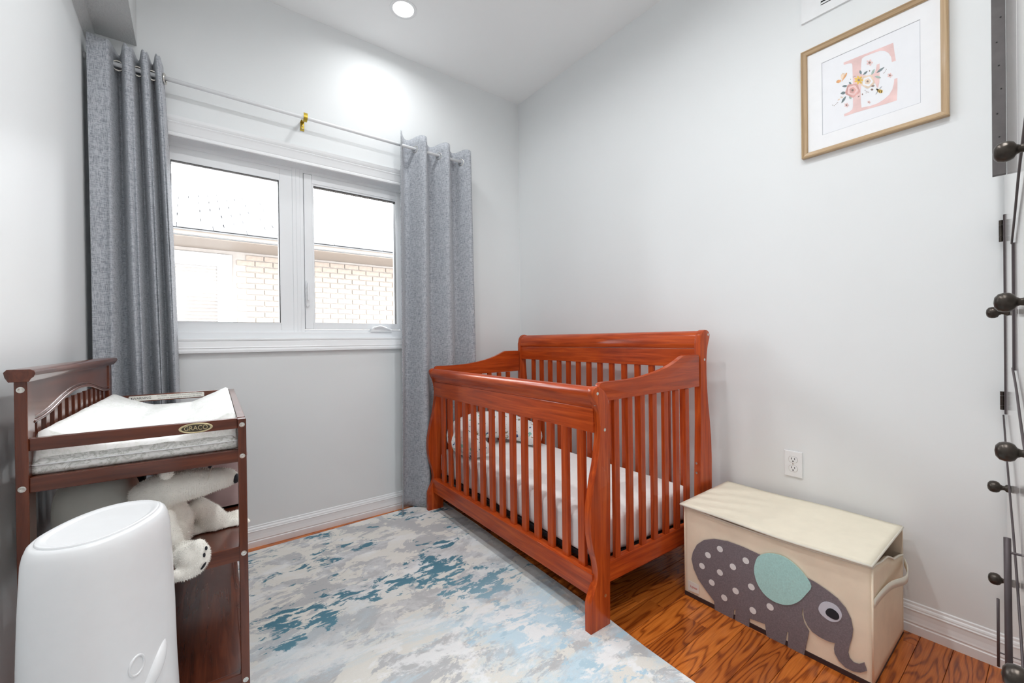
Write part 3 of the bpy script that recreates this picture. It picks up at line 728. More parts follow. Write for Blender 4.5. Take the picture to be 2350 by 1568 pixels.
# ---------------------------------------------------------------- wall outlet
OU = thing('wall_outlet', 'white duplex outlet plate on the wall above the toy chest', 'outlet', (0, -1.910, .530))
obj('plate', prism(NB(), [(-1.945, .473), (-1.875, .473), (-1.875, .587), (-1.945, .587)], 0, -.006, .001, .004, 2), 'whiteplastic', OU, True)
for dz in (.0195, -.0195):
    s_ = [(-1.910+.0165*math.cos(a)*1.02, .530+dz+max(-.0125, min(.0125, .0165*math.sin(a)))) for a in [2*PI*i/28 for i in range(28)]]
    so = obj('receptacle', prism(NB(), s_, 0, -.0078, -.004, .0006, 1), 'whiteplastic', OU, True)
    obj('seam', prism(NB(), [(-1.910+(y_+1.910)*1.055, .530+dz+(z_-.530-dz)*1.055) for y_, z_ in s_], 0, -.00625, -.003), 'chrome', OU, True)
    for dy, hh in ((.0064, .0042), (-.0064, .0036)): obj('slot', B(-.0082, -.0075, -1.910+dy-.0012, -1.910+dy+.0012, .530+dz+.002-hh+.002, .530+dz+.002+hh+.002), 'darkslot', so, True)
    obj('slot', lathe(NB(), [(.0026, 0), (.0026, .0007), (0, .0007)], 12, frame_at((-.0075, -1.910, .530+dz-.0068), (-1, 0, 0))), 'darkslot', so, True)
obj('screw', lathe(NB(), [(.0034, 0), (.003, .001), (0, .0014)], 12, frame_at((-.006, -1.910, .530), (-1, 0, 0))), 'chrome', OU, True, True)
# ---------------------------------------------------------------- air vent
VE = thing('air_vent', 'white louvred air return grille high on the wall', 'vent', (0, -2.13, 2.42))
vy0, vy1, vz0, vz1 = -2.31, -1.957, 2.420, 2.66
bm = NB()
for a in ((vy0+.07, vy1-.07, vz0, vz0+.036), (vy0+.07, vy1-.07, vz1-.036, vz1), (vy0, vy0+.07, vz0, vz1), (vy1-.07, vy1, vz0, vz1)): box(bm, -.008, .001, *a)
obj('frame', bm, 'whiteplastic', VE, True)
obj('backing', B(-.002, .002, vy0+.06, vy1-.06, vz0+.03, vz1-.03), 'darkslot', VE, True)
lv = obj('louvre', prism(NB(), [(-.008, 0), (-.0065, 0), (-.002, .010), (-.0035, .010)], 1, vy0+.068, vy1-.068), 'whiteplastic', VE)
# prism axis y uses (x,z)
lv.location = (0, 2.13, .040)
for k in range(1, 12): copyof(lv, (0, 2.13, .040+k*.0136))
# ---------------------------------------------------------------- framed print
fy0, fy1, fz0, fz1 = -2.3965, -1.958, 1.843, 2.292
FR = thing('framed_print', 'pale oak framed floral letter E print on the wall', 'picture', (0, -2.177, fz0))
prof = [(0, 0), (.020, 0), (.022, .004), (.018, .008), (.016, .018), (.011, .021), (.008, .021), (.006, .019), (.0, .019)]   # (out, inwards)
mem = []
def member(c0, c1, d0, d1):
    bm = NB(); a = [bm.verts.new((-o_-.002, c0[0]+d0[0]*w_, c0[1]+d0[1]*w_)) for o_, w_ in prof]; c = [bm.verts.new((-o_-.002, c1[0]+d1[0]*w_, c1[1]+d1[1]*w_)) for o_, w_ in prof]
    n = len(prof)
    for k in range(n): bm.faces.new((a[k], a[(k+1) % n], c[(k+1) % n], c[k]))
    bm.faces.new(a); bm.faces.new(c[::-1]); return bm
cs = [(fy0, fz0), (fy1, fz0), (fy1, fz1), (fy0, fz1)]; ds = [(1, 1), (-1, 1), (-1, -1), (1, -1)]
for i in range(4):
    obj('frame_bar', member(cs[i], cs[(i+1) % 4], ds[i], ds[(i+1) % 4]), 'paleframe' if i % 2 == 0 else 'paleframe_z', FR, True)
obj('backing_board', B(-.006, -.001, fy0+.006, fy1-.006, fz0+.006, fz1-.006), 'paper', FR, True)
my0, my1, mz0, mz1 = -2.3245, -2.029, 1.9195, 2.2175
bm = NB()
for a in ((fy0+.012, fy1-.012, fz0+.012, mz0), (fy0+.012, fy1-.012, mz1, fz1-.012), (fy0+.012, my0, mz0, mz1), (my1, fy1-.012, mz0, mz1)): box(bm, -.0095, -.008, *a)
mb = obj('mat_board', bm, 'matboard', FR, True)
bm = NB(); ww = .0013
for a in ((my0, my1, mz0, mz0+ww), (my0, my1, mz1-ww, mz1), (my0, my0+ww, mz0, mz1), (my1-ww, my1, mz0, mz1)): box(bm, -.0088, -.0078, *a)
obj('mat_bevel', bm, 'matbevel', mb, True)
pr_ = obj('print_sheet', B(-.0078, -.006, my0-.004, my1+.004, mz0-.004, mz1+.004), 'paper', FR, True)
KP = 7.84
def fp(x, y, off=0): 
    p = pix(1900+x/KP, 80+y/KP, 0, -.008); p.x = -.0079-off; return p
def flat(name, pts, mat, off, parent=pr_, n=0, label=None):
    P = cr2(pts, n, True) if n else pts
    o = obj(name, slab(NB(), [fp(*p, off) for p in P], (-1, 0, 0), .00015), mat, parent, True)
    if label: o['label'] = label
    return o
E_ = [(283, 500), (600, 370), (760, 310), (960, 230), (1175, 143), (1195, 300), (1222, 465), (1150, 490), (1140, 400), (1090, 325), (1020, 288), (940, 285), (800, 335), (650, 395), (610, 430), (598, 520), (590, 700), (700, 740), (840, 690), (870, 600), (878, 535), (930, 517), (930, 700), (925, 850), (905, 950), (882, 950), (850, 870), (800, 820), (700, 830), (600, 860), (590, 1000), (592, 1200), (605, 1310), (760, 1280), (900, 1230), (1010, 1160), (1100, 1080), (1160, 980), (1185, 880), (1195, 795), (1250, 775), (1250, 980), (1240, 1180), (1000, 1255), (700, 1340), (480, 1405), (295, 1470), (293, 1425), (380, 1390), (440, 1340), (450, 1290), (452, 1000), (445, 700), (440, 540), (425, 512), (370, 515), (285, 540)]
flat('printed_letter', E_, 'blush', .0001, label='blush pink serif letter E')
def flower(cx, cy, r, mats, n=5):
    for q, mm in enumerate(mats):
        rad = r*(1-q*.28)
        pts = [(cx+rad*1.05*(1+.09*math.sin(n*a+q))*math.cos(a), cy-rad*.35*math.cos(a)*.3+rad*(1+.09*math.sin(n*a+q))*math.sin(a)) for a in [2*PI*i/26 for i in range(26)]]
        flat('printed_flower', pts, mm, .0004+.00016*q)
flower(445, 1000, 122, ('rose', 'blush', 'rose', 'umber'))
flower(715, 840, 118, ('peach', 'paper', 'peach', 'umber'))
def daisy(cx, cy, r, mat, cm, n=5, cr_=.35):
    pts = []
    for i in range(n*8):
        a = 2*PI*i/(n*8); k = .42+.58*abs(math.cos(n*a/2)); pts.append((cx+r*k*math.cos(a), cy+r*k*math.sin(a)*.95))
    flat('printed_flower', pts, mat, .0006)
    flat('printed_flower', [(cx+r*cr_*math.cos(2*PI*i/10), cy+r*cr_*math.sin(2*PI*i/10)) for i in range(10)], cm, .0008)
daisy(555, 815, 85, 'yellow', 'umber', 7, .24)
for (x, y, r) in ((750, 500, 62), (1115, 730, 48), (335, 1265, 44), (738, 1212, 32)): daisy(x, y, r, 'blush', 'umber', 5, .33)
def leaf(x0, y0, x1, y1, wd, mat):
    d = Vector((x1-x0, y1-y0)); n = Vector((-d.y, d.x)).normalized()*wd
    L = [(x0, y0)]+[tuple(Vector((x0, y0))+d*t+n*math.sin(PI*t)) for t in (.2, .4, .6, .8)]+[(x1, y1)]+[tuple(Vector((x0, y0))+d*t-n*math.sin(PI*t)) for t in (.8, .6, .4, .2)]
    flat('printed_leaf', L, mat, .0003)
for a in ((870, 690, 1020, 578, 20, 'leafdark'), (780, 725, 842, 612, 22, 'leafpale'), (630, 725, 715, 650, 18, 'leafdark'), (600, 715, 575, 635, 22, 'leafdark'), (840, 745, 958, 775, 24, 'leafpale'), (255, 928, 355, 918, 20, 'leafdark'), (225, 1060, 325, 1035, 26, 'leafdark'), (240, 1235, 328, 1100, 20, 'leafdark'), (420, 1160, 385, 1100, 22, 'leafpale'), (425, 895, 378, 850, 18, 'leafdark'), (770, 920, 845, 918, 18, 'umber'), (765, 985, 820, 985, 20, 'umber'), (535, 1125, 572, 1095, 9, 'umber'), (620, 1088, 622, 1052, 12, 'umber'), (172, 1180, 225, 1150, 10, 'peach'), (220, 1120, 275, 1130, 14, 'peach'), (748, 665, 752, 630, 11, 'umber'), (515, 745, 570, 755, 11, 'leafpale')): leaf(*a)
for (x, y) in ((85, 1265), (112, 1275), (140, 1252), (160, 1232), (178, 1218), (1005, 690), (1020, 672), (1035, 650), (1050, 622), (455, 760), (478, 745), (495, 745), (410, 800), (670, 1000), (690, 1020), (710, 1030), (730, 1032), (688, 1045)):
    flat('printed_leaf', [(x+7*math.cos(2*PI*i/7), y+7*math.sin(2*PI*i/7)) for i in range(7)], 'umber', .0003)
bf = flat('printed_butterfly', [(245, 850), (262, 800), (300, 730), (325, 685), (345, 685), (340, 720), (310, 770), (275, 810)], 'orange', .0004)
flat('printed_butterfly', [(250, 808), (232, 770), (235, 720), (265, 690), (300, 690), (305, 730), (280, 780)], 'peach', .0003)
flat('printed_butterfly', [(242, 812), (190, 808), (155, 830), (150, 862), (190, 868), (228, 850)], 'orange', .0003)
flat('printed_bee', [(868, 975), (895, 968), (930, 985), (970, 990), (988, 1015), (975, 1045), (935, 1048), (900, 1025), (878, 1000)], 'yellow', .0006, n=2)
for s_ in (905, 935, 965): flat('printed_bee', [(s_, 980+(s_-905)*.25), (s_+12, 985+(s_-905)*.25), (s_-2, 1035+(s_-905)*.2), (s_-14, 1028+(s_-905)*.2)], 'blackink', .0008)
flat('printed_bee', [(866, 975), (882, 965), (905, 975), (905, 1000), (885, 1005)], 'blackink', .0009)
flat('printed_bee', [(920, 980), (940, 940), (975, 922), (965, 950), (935, 982)], 'matbevel', .0005)
flat('printed_bee', [(905, 1020), (880, 1060), (858, 1085), (862, 1050), (890, 1015)], 'matbevel', .0005)
# ---------------------------------------------------------------- changing table
CT = thing('changing_table', 'dark cherry changing table with open shelves and a tall slatted back', 'changing table', (-2.402, -1.262, 0), -math.atan2(.033, .915))
TW, TL = .423, .915
def P_(name, a, mat, par=CT, bev=.002): return obj(name, B(*a, bev), mat, par)
post = obj('leg', B(0, .020, 0, .046, 0, 1.018, .002), 'dark_z', CT); copyof(post, (0, TL-.046, 0))
leg = obj('leg', B(TW-.020, TW, 0, .030, 0, .884, .002), 'dark_z', CT); copyof(leg, (0, TL-.030, 0))
# back panel: crown, arched board, slats, low rail
obj('crown_moulding', prism(NB(), [(-.004, 1.012), (.026, 1.012), (.028, 1.018), (.033, 1.022), (.036, 1.030), (.034, 1.036), (.028, 1.039), (-.006, 1.039), (-.011, 1.033), (-.009, 1.022)], 1, -.014, TL+.014, .001, 1), 'dark_y', CT, smooth=40)
arch = [(.040, .918), (.10, .920), (.17, .928), (.27, .946), (.36, .958), (.457, .962), (.555, .958), (.645, .946), (.745, .928), (.815, .920), (TL-.04, .918)]
ac = cr2(arch, 4)
obj('back_board', prism(NB(), [(.040, 1.016)]+ac+[(TL-.040, 1.016)], 0, .004, .016), 'dark_y', CT)
mold = NB(); tube(mold, [Vector((.017, a, z)) for a, z in ac], .0045, 8); tube(mold, [Vector((.016, a, z+.010)) for a, z in ac], .0025, 6)
obj('arch_moulding', mold, 'dark_y', CT, smooth=True)
bsl = obj('slat', B(.005, .014, -.014, .014, .80, .962, .0015), 'dark_z', CT); bsl.location = (0, .10, -.02)
for k in range(1, 12): copyof(bsl, (0, .10+k*.065, -.02))
P_('back_rail', (.002, .018, .040, TL-.040, .775, .806), 'dark_y')
# guard rails
gr = P_('guard_rail', (.020, TW-.020, .004, .022, .858, .886), 'dark_x')
fr2 = copyof(gr, (0, TL-.028, 0))
P_('guard_rail', (TW-.020, TW-.001, .028, TL-.028, .858, .886), 'dark_y')
ar = P_('apron_rail', (.020, TW-.018, .003, .022, .767, .800), 'dark_x'); copyof(ar, (0, TL-.026, 0))
P_('apron_rail', (TW-.019, TW-.002, .028, TL-.028, .767, .800), 'dark_y')
P_('platform', (.014, TW-.016, .018, TL-.02, .782, .797), 'dark_y')
for z1_ in (.536, .190):
    P_('shelf', (.010, TW-.012, .014, TL-.016, z1_-.018, z1_), 'dark_y')
    s_ = P_('shelf_rail', (.020, TW-.018, .003, .020, z1_-.038, z1_+.001), 'dark_x'); copyof(s_, (0, TL-.026, 0))
    P_('shelf_rail', (TW-.018, TW-.003, .028, TL-.028, z1_-.038, z1_+.001), 'dark_y')
    P_('shelf_rail', (.003, .016, .040, TL-.040, z1_-.038, z1_+.001), 'dark_y')
sc = obj('screw', lathe(NB(), [(.0068, 0), (.0066, .0008), (.004, .0012), (.0022, .0004), (0, .0004)], 14, frame_at((0, 0, 0), (0, -1, 0))), 'chrome', CT, smooth=30)
sc.location = (.010, .0003, .994)
for (a, z) in ((.010, .778), (TW-.010, .868), (TW-.010, .783), (TW-.010, .518), (TW-.010, .172)): copyof(sc, (a, .0003, z))
# badge
bx_, bz_ = .313, .8715
bd = obj('badge', lathe(NB(), [(.0355, 0), (.0355, .0012), (.033, .0020), (.0315, .0014), (0, .0014)], 40, Matrix.Translation((bx_, .004, bz_)) @ Matrix.Rotation(PI/2, 4, 'X'), 1, .36), 'badgegold', CT, smooth=30)
bd['label'] = 'oval brass badge lettered GRACO'
obj('badge_field', lathe(NB(), [(.0300, 0), (.0300, .0003), (0, .0003)], 40, Matrix.Translation((bx_, .0026, bz_)) @ Matrix.Rotation(PI/2, 4, 'X'), 1, .30), 'badgedark', bd)
text_obj('lettering', 'GRACO', .0165, 'badgegold', bd, facing_front((bx_, .0022, bz_)), .86, .0003)
for s_ in (-1, 1): obj('rivet', lathe(NB(), [(.0014, 0), (.0012, .0006), (0, .0008)], 8, frame_at((bx_+s_*.0328, .0022, bz_), (0, -1, 0))), 'chrome', bd)
# warning label on the inside of the far guard rail
lx0, lx1 = .072, .315; ly = TL-.028+.004
wl = obj('warning_label', prism(NB(), [(lx0+.003, .862), (lx1-.003, .862), (lx1, .865), (lx1, .879), (lx1-.003, .882), (lx0+.003, .882), (lx0, .879), (lx0, .865)], 1, ly-.0008, ly+.001), 'label', CT)
wl['label'] = 'white warning label'
mx = facing_front((lx0+.040, ly-.0009, .872))
text_obj('lettering', 'WARNING', .0125, 'blackink', wl, mx, .95, .0001)
tri = NB(); slab(tri, [(lx0+.004, ly-.0008, .8675), (lx0+.013, ly-.0008, .8675), (lx0+.0085, ly-.0008, .8765)], (0, -1, 0), .0002); obj('warning_symbol', tri, 'blackink', wl)
text_obj('lettering', 'FALL HAZARD - To prevent death or serious injury, always keep child', .0066, 'blackink', wl, facing_front((lx0+.160, ly-.0009, .8770)), .78, .0001)
text_obj('lettering', "within arm's reach. Maximum weight for changing table is 30lbs (13.6kg)", .0066, 'blackink', wl, facing_front((lx0+.160, ly-.0009, .8672)), .74, .0001)
# changing pad: contoured, ridges along both long sides
PD = thing('changing_pad', 'contoured white changing pad with faint animal print on the changing table', 'changing pad', CT.location, CT.rotation_euler.z)
PD.location = (CT.location.x, CT.location.y, .797)
px0, px1, py0, py1 = .024, TW-.024, .026, TL-.032
def padtop(u, v):
    # u across x, v along y
    c = abs(2*u-1); h = .050+.056*max(0, (c-.32)/.68)**1.15
    e = min(1, min(v, 1-v)/.02); ed = min(1, min(u, 1-u)/.035)
    h = .050 + (h-.050)*min(1, e)*(1) - .010*(1-ed)**2 - .008*(1-e)**2
    return Vector((px0+(px1-px0)*u, py0+(py1-py0)*v, h+.0025*noise.noise(Vector((u*9, v*14, 1)))))
nu, nv = 48, 40
bm = NB()
rows = [[padtop(i/nu, j/nv) for i in range(nu+1)] for j in range(nv+1)]
grid(bm, rows)
obj('cover_top', bm, 'pad', PD, smooth=True)
bm = NB()
per = [padtop(i/nu, 0) for i in range(nu+1)]+[padtop(1, j/nv) for j in range(1, nv+1)]+[padtop(1-i/nu, 1) for i in range(1, nu+1)]+[padtop(0, 1-j/nv) for j in range(1, nv)]
cen = Vector(((px0+px1)/2, (py0+py1)/2, 0))
def outw(p, k):
    d = Vector((p.x-cen.x, p.y-cen.y, 0)); d.x = k*(1 if d.x > 0 else -1)*min(1, abs(d.x)/.18); d.y = k*(1 if d.y > 0 else -1)*min(1, abs(d.y)/.41); return d
lev = [1.0, .86, .66, .5, .34, .16, .02]; ob = [0, .004, .0055, .0045, .0055, .004, -.004]
rings = []
for l, q in zip(lev, ob):
    rings.append([bm.verts.new(Vector((p.x, p.y, max(.001, p.z*l)))+outw(p, q)) for p in per])
n = len(per)
for a, c in zip(rings, rings[1:]):
    for k in range(n): bm.faces.new((a[k], a[(k+1) % n], c[(k+1) % n], c[k]))
bm.faces.new(rings[-1])
obj('cover_side', bm, 'padside', PD, smooth=True)
zp = [Vector((p.x, p.y, .026))+outw(p, .0062) for p in per]
bm = NB(); tube(bm, zp, .0016, 6, True); obj('zipper', bm, 'whiteplastic', PD, smooth=True)
# things on the middle shelf (shelf top z .536)
SZ = .537
cu_ = NB(); bmesh.ops.create_uvsphere(cu_, u_segments=32, v_segments=20, radius=1)
for v in cu_.verts:
    q = v.co.copy()
    def se(t, e): return math.copysign(abs(t)**e, t)
    v.co = Vector((se(q.x, .55)*.085, se(q.y, .7)*.075, se(q.z, .6)*.105))*(1+.03*noise.noise(q*2))
cu_o = obj('cushion', cu_, 'cushion', None, smooth=True); cu_o.location = (-2.300, -1.06, SZ+.104)
tag(cu_o, 'pale grey rounded cushion on the middle shelf of the changing table', 'cushion')
bg_ = NB(); box(bg_, -.07, .07, -.11, .11, 0, .20, .03, 3)
for v in bg_.verts: v.co *= 1+.05*noise.noise(v.co*12)
bgo = thing('diaper_bag', 'black nylon bag behind the polar bear on the middle shelf', 'bag', (-2.295, -.80, SZ+.002))
obj('bag_body', bg_, 'navy', bgo, smooth=50)
obj('bag_handle', tube(NB(), cr([(-.03, 0, .19), (-.025, 0, .222), (.025, 0, .222), (.03, 0, .19)], 6), .006), 'navy', bgo, smooth=True)
pk = thing('storage_box', 'blush pink felt storage box with side handles on the middle shelf', 'storage box', (-2.080, -.80, SZ+.001))
bm = NB(); box(bm, -.115, .115, -.13, .13, 0, .006)
for a in ((-.115, -.108, -.13, .13, 0, .165), (.108, .115, -.13, .13, 0, .165), (-.112, .112, -.13, -.123, 0, .165), (-.112, .112, .123, .13, 0, .165)): box(bm, *a)
obj('box_body', bm, 'pinkbox', pk)
for s_ in (-1, 1): obj('box_handle', tube(NB(), cr([(s_*.115, -.03, .13), (s_*.136, -.022, .145), (s_*.136, .022, .145), (s_*.115, .03, .13)], 5), .005), 'pinkbox', pk, smooth=True)
obj('box_trim', tube(NB(), [(-.115, -.13, .165), (.115, -.13, .165), (.115, .13, .165), (-.115, .13, .165)], .004, 6, True), 'piping', pk)
mi = NB(); bmesh.ops.create_uvsphere(mi, u_segments=24, v_segments=14, radius=1)
for v in mi.verts: v.co = Vector((v.co.x*.05, v.co.y*.12, v.co.z*.032))*(1+.12*noise.noise(v.co*2.5))
mio = obj('baby_blanket', mi, 'mint', None, smooth=True); mio.location = (-2.02, -.80, SZ+.165)
mio.location.z = SZ+.19
tag(mio, 'rolled mint cotton blanket on top of the pink storage box', 'blanket')
# ---------------------------------------------------------------- polar bear
KB = 4.9
def bp_(x, y, Y): return pix(260+x/KB, 1040+y/KB, 1, Y)
BR = thing('plush_polar_bear', 'white plush polar bear sitting on the middle shelf of the changing table', 'plush toy', (-2.16, -1.17, SZ))
balls = []
def ell(x, y, Y, r, s=(1, 1, 1), rot=0):
    c = bp_(x, y, Y); balls.append((c, r, s, rot))
def chain(pts, n=5):
    for (a, c) in zip(pts, pts[1:]):
        for i in range(n):
            t = i/n; x = a[0]+(c[0]-a[0])*t; y = a[1]+(c[1]-a[1])*t; Y = a[2]+(c[2]-a[2])*t; r = a[3]+(c[3]-a[3])*t
            ell(x, y, Y, r)
    a = pts[-1]; ell(a[0], a[1], a[2], a[3])
ZR = 4800.0
def zc(L, n=5, k=1.0): chain([(x, y, Y, r*k/ZR) for x, y, r, Y in L], n)
# head to snout, the head tipped back
zc([(330, 470, 150, -1.17), (480, 430, 200, -1.175), (640, 390, 228, -1.18), (820, 350, 218, -1.18), (980, 330, 190, -1.185), (1120, 300, 160, -1.19), (1230, 282, 142, -1.19), (1300, 275, 115, -1.19)], 4)
ell(600, 232, -1.232, .017); ell(640, 215, -1.13, .018)
# body
zc([(620, 640, 200, -1.15), (680, 780, 225, -1.14), (680, 930, 225, -1.13), (660, 1000, 200, -1.13)], 4)
# near arm
zc([(590, 720, 105, -1.20), (610, 850, 110, -1.225), (680, 970, 105, -1.235)], 5)
# far leg reaching right, its paw past the table leg
zc([(960, 590, 95, -1.10), (1070, 710, 140, -1.08), (1150, 830, 165, -1.08), (1230, 880, 140, -1.08), (1340, 860, 120, -1.09), (1430, 810, 95, -1.10), (1490, 795, 60, -1.105)], 5, 1.28)
zc([(1250, 730, 70, -1.06), (1390, 680, 60, -1.06)], 4)
zc([(900, 900, 90, -1.10), (1000, 930, 90, -1.10), (1170, 930, 90, -1.08)], 4)
# near leg and upturned foot hanging over the shelf edge
zc([(620, 1150, 175, -1.19), (740, 1170, 190, -1.22), (850, 1160, 185, -1.25), (900, 1165, 165, -1.275)], 5)
zc([(955, 1035, 88, -1.285), (1000, 1110, 100, -1.292), (990, 1200, 108, -1.295), (930, 1290, 105, -1.295), (820, 1360, 88, -1.295), (690, 1385, 80, -1.295)], 5, .9)
bm = NB()
for c, r, s, rot in balls:
    bmesh.ops.create_icosphere(bm, subdivisions=2, radius=r, matrix=Matrix.Translation(c))
for v in bm.verts:
    if v.co.y > -1.268: v.co.z = max(v.co.z, SZ+.0005)
me = bpy.data.meshes.new('tmp'); bm.to_mesh(me); bm.free()
to = bpy.data.objects.new('tmp', me); C.objects.link(to)
md = to.modifiers.new('r', 'REMESH'); md.mode = 'VOXEL'; md.voxel_size = .0055
ms_ = to.modifiers.new('s', 'SMOOTH'); ms_.factor = .6; ms_.iterations = 5
dg = bpy.context.evaluated_depsgraph_get(); me2 = bpy.data.meshes.new_from_object(to.evaluated_get(dg)); bpy.data.objects.remove(to)
bm = NB(); bm.from_mesh(me2)
fur = NB(); rnd = random.Random(2)
bm.faces.ensure_lookup_table(); bm.normal_update()
fs = list(bm.faces)
for f in fs:
    c = f.calc_center_median(); k = f.calc_area()/.00003*3.0
    for _ in range(int(k)+(1 if rnd.random() < k-int(k) else 0)):
        vv = f.verts; a = [rnd.random() for _ in vv]; s_ = sum(a); p = sum((v.co*(q/s_) for v, q in zip(vv, a)), Vector())
        d = (f.normal + Vector((rnd.uniform(-.5, .5), rnd.uniform(-.5, .5), rnd.uniform(-.9, .2)))).normalized()
        L = rnd.uniform(.0025, .0052); sd = d.orthogonal().normalized()
        sd = (Matrix.Rotation(rnd.uniform(0, PI), 3, d) @ sd)*.0007
        q0 = fur.verts.new(p-sd-f.normal*.001); q1 = fur.verts.new(p+sd-f.normal*.001); q2 = fur.verts.new(p+d*L)
        fur.faces.new((q0, q1, q2))
        if p.z < SZ+.002: pass
for v in fur.verts:
    if v.co.y > -1.268: v.co.z = max(v.co.z, SZ+.0002)
body = obj('bear_body', bm, 'fur', BR, True, True)
fo = obj('fur', fur, 'fur', BR, True); fo['kind'] = 'stuff'
def sph(bm, c, sx, sy, sz, rot=None):
    r = bmesh.ops.create_uvsphere(bm, u_segments=16, v_segments=10, radius=1)
    m_ = Matrix.Translation(c) @ (rot or Matrix.Identity(4)) @ Matrix.Diagonal((sx, sy, sz, 1))
    for v in r['verts']: v.co = m_ @ v.co
    return bm
obj('nose', sph(NB(), bp_(1372, 282, -1.195), .010, .017, .0145), 'nose', BR, True, True)
obj('eye', sph(NB(), bp_(1090, 150, -1.212), .005, .005, .006), 'nose', BR, True, True)
for (x, y, h_) in ((1045, 1070, .0052), (1022, 1148, .0060)): obj('paw_pad', sph(NB(), bp_(x, y, -1.309), .0030, .004, h_), 'nose', BR, True, True)
obj('paw_pad', sph(NB(), bp_(1012, 1268, -1.309), .0035, .006, .0100, Matrix.Rotation(.6, 4, 'Y')), 'nose', BR, True, True)
obj('seam', tube(NB(), cr([bp_(1110, 150, -1.215), bp_(1085, 230, -1.222), bp_(1060, 310, -1.220), bp_(1030, 390, -1.210)], 4), .0008, 5), 'piping', BR, True)
# ---------------------------------------------------------------- diaper pail
DP = thing('diaper_pail', 'white oval plastic diaper pail beside the changing table', 'diaper pail', (-2.236, -1.502, .009), math.radians(-26))
HT = .736
def ellring(rx, ry, z, n=56, e=2.25):
    out = []
    for k in range(n):
        a = 2*PI*k/n; c, s_ = math.cos(a), math.sin(a)
        out.append(Vector((math.copysign(abs(c)**(2/e), c)*rx, math.copysign(abs(s_)**(2/e), s_)*ry, z)))
    return out
def loft(bm, rings, cap0=True, cap1=True):
    vr = [[bm.verts.new(p) for p in r] for r in rings]; n = len(vr[0])
    for a, c in zip(vr, vr[1:]):
        for k in range(n): bm.faces.new((a[k], a[(k+1) % n], c[(k+1) % n], c[k]))
    if cap0: bm.faces.new(vr[0][::-1])
    if cap1: bm.faces.new(vr[-1])
    return bm
prof_ = [(0.0966, 0.133, 0), (0.0999, 0.1361, 0.01), (0.1007, 0.137, 0.05), (0.1007, 0.137, 0.2), (0.0991, 0.1353, 0.33), (0.0958, 0.1313, 0.43), (0.0938, 0.1305, 0.53), (0.0909, 0.1282, 0.62), (0.0881, 0.1254, 0.68), (0.0869, 0.1241, 0.705), (0.0842, 0.1214, 0.72), (0.0801, 0.1179, 0.731), (0.0752, 0.1131, 0.736), (0.072, 0.11, 0.7355)]
def skew(z): return 0
obj('pail_body', loft(NB(), [ellring(a, c, z) for a, c, z in prof_]), 'whiteplastic', DP, smooth=True)
lidr = [(0.0707, 0.1087, 0.733), (0.0702, 0.1082, 0.7385), (0.0688, 0.1069, 0.7395), (0.063, 0.0994, 0.7372), (0.0522, 0.0845, 0.7335), (0.036, 0.0598, 0.73), (0.018, 0.0299, 0.7285), (0.0018, 0.003, 0.728)]
ld = obj('pail_lid', loft(NB(), [ellring(a, c, z) for a, c, z in lidr], True, True), 'whiteplastic', DP, smooth=True)
# release button and pedal on the side turned to the room
def pail_pt(a, z):
    for (r0, s0, z0), (r1, s1, z1) in zip(prof_, prof_[1:]):
        if z0 <= z <= z1:
            t = (z-z0)/(z1-z0); rx = r0+(r1-r0)*t; ry = s0+(s1-s0)*t; break
    e = 2.25; c, s_ = math.cos(a), math.sin(a)
    return Vector((math.copysign(abs(c)**(2/e), c)*rx, math.copysign(abs(s_)**(2/e), s_)*ry, z))
ab = math.radians(-24)
pb_ = pail_pt(ab, .488); nb2 = (pail_pt(ab, .488)-pail_pt(ab+PI, .488)).normalized()
tn = (pail_pt(ab+.05, .488)-pail_pt(ab-.05, .488)).normalized(); nb2 = tn.cross(Vector((0, 0, 1))); nb2 = nb2 if nb2.dot(pb_) > 0 else -nb2
btn = NB(); tube(btn, [pb_+(tn*math.cos(t)*.014+Vector((0, 0, 1))*math.sin(t)*.017) for t in [2*PI*i/28 for i in range(28)]], .0022, 8, True)
obj('button_ring', btn, 'whiteplastic', DP, smooth=True)
ped = NB(); r5 = bmesh.ops.create_uvsphere(ped, u_segments=28, v_segments=16, radius=1)
pa = math.radians(-6); pc_ = pail_pt(pa, .452)
t5 = (pail_pt(pa+.05, .452)-pail_pt(pa-.05, .452)).normalized(); n5 = t5.cross(Vector((0, 0, 1))); n5 = n5 if n5.dot(pc_) > 0 else -n5
l5 = (t5*.70+Vector((0, 0, .72))).normalized(); w5 = n5.cross(l5)
for v in ped.verts:
    q = v.co.copy(); bend = -.006*q.x*q.x
    v.co = pc_ + l5*(q.x*.050) + w5*(q.y*.015) + n5*(q.z*.011+bend-.001)
obj('lift_flap', ped, 'whiteplastic', DP, smooth=True)
fp_ = obj('foot_pedal', B(.085, .130, -.05, .05, .012, .03, .006), 'whiteplastic', DP)
# ---------------------------------------------------------------- wardrobe at the right edge
WA = math.radians(5.0)
WR = thing('wardrobe', 'glossy white wardrobe with dark bronze knobs and hinges', 'wardrobe', (-.012, -2.517, 0), WA)
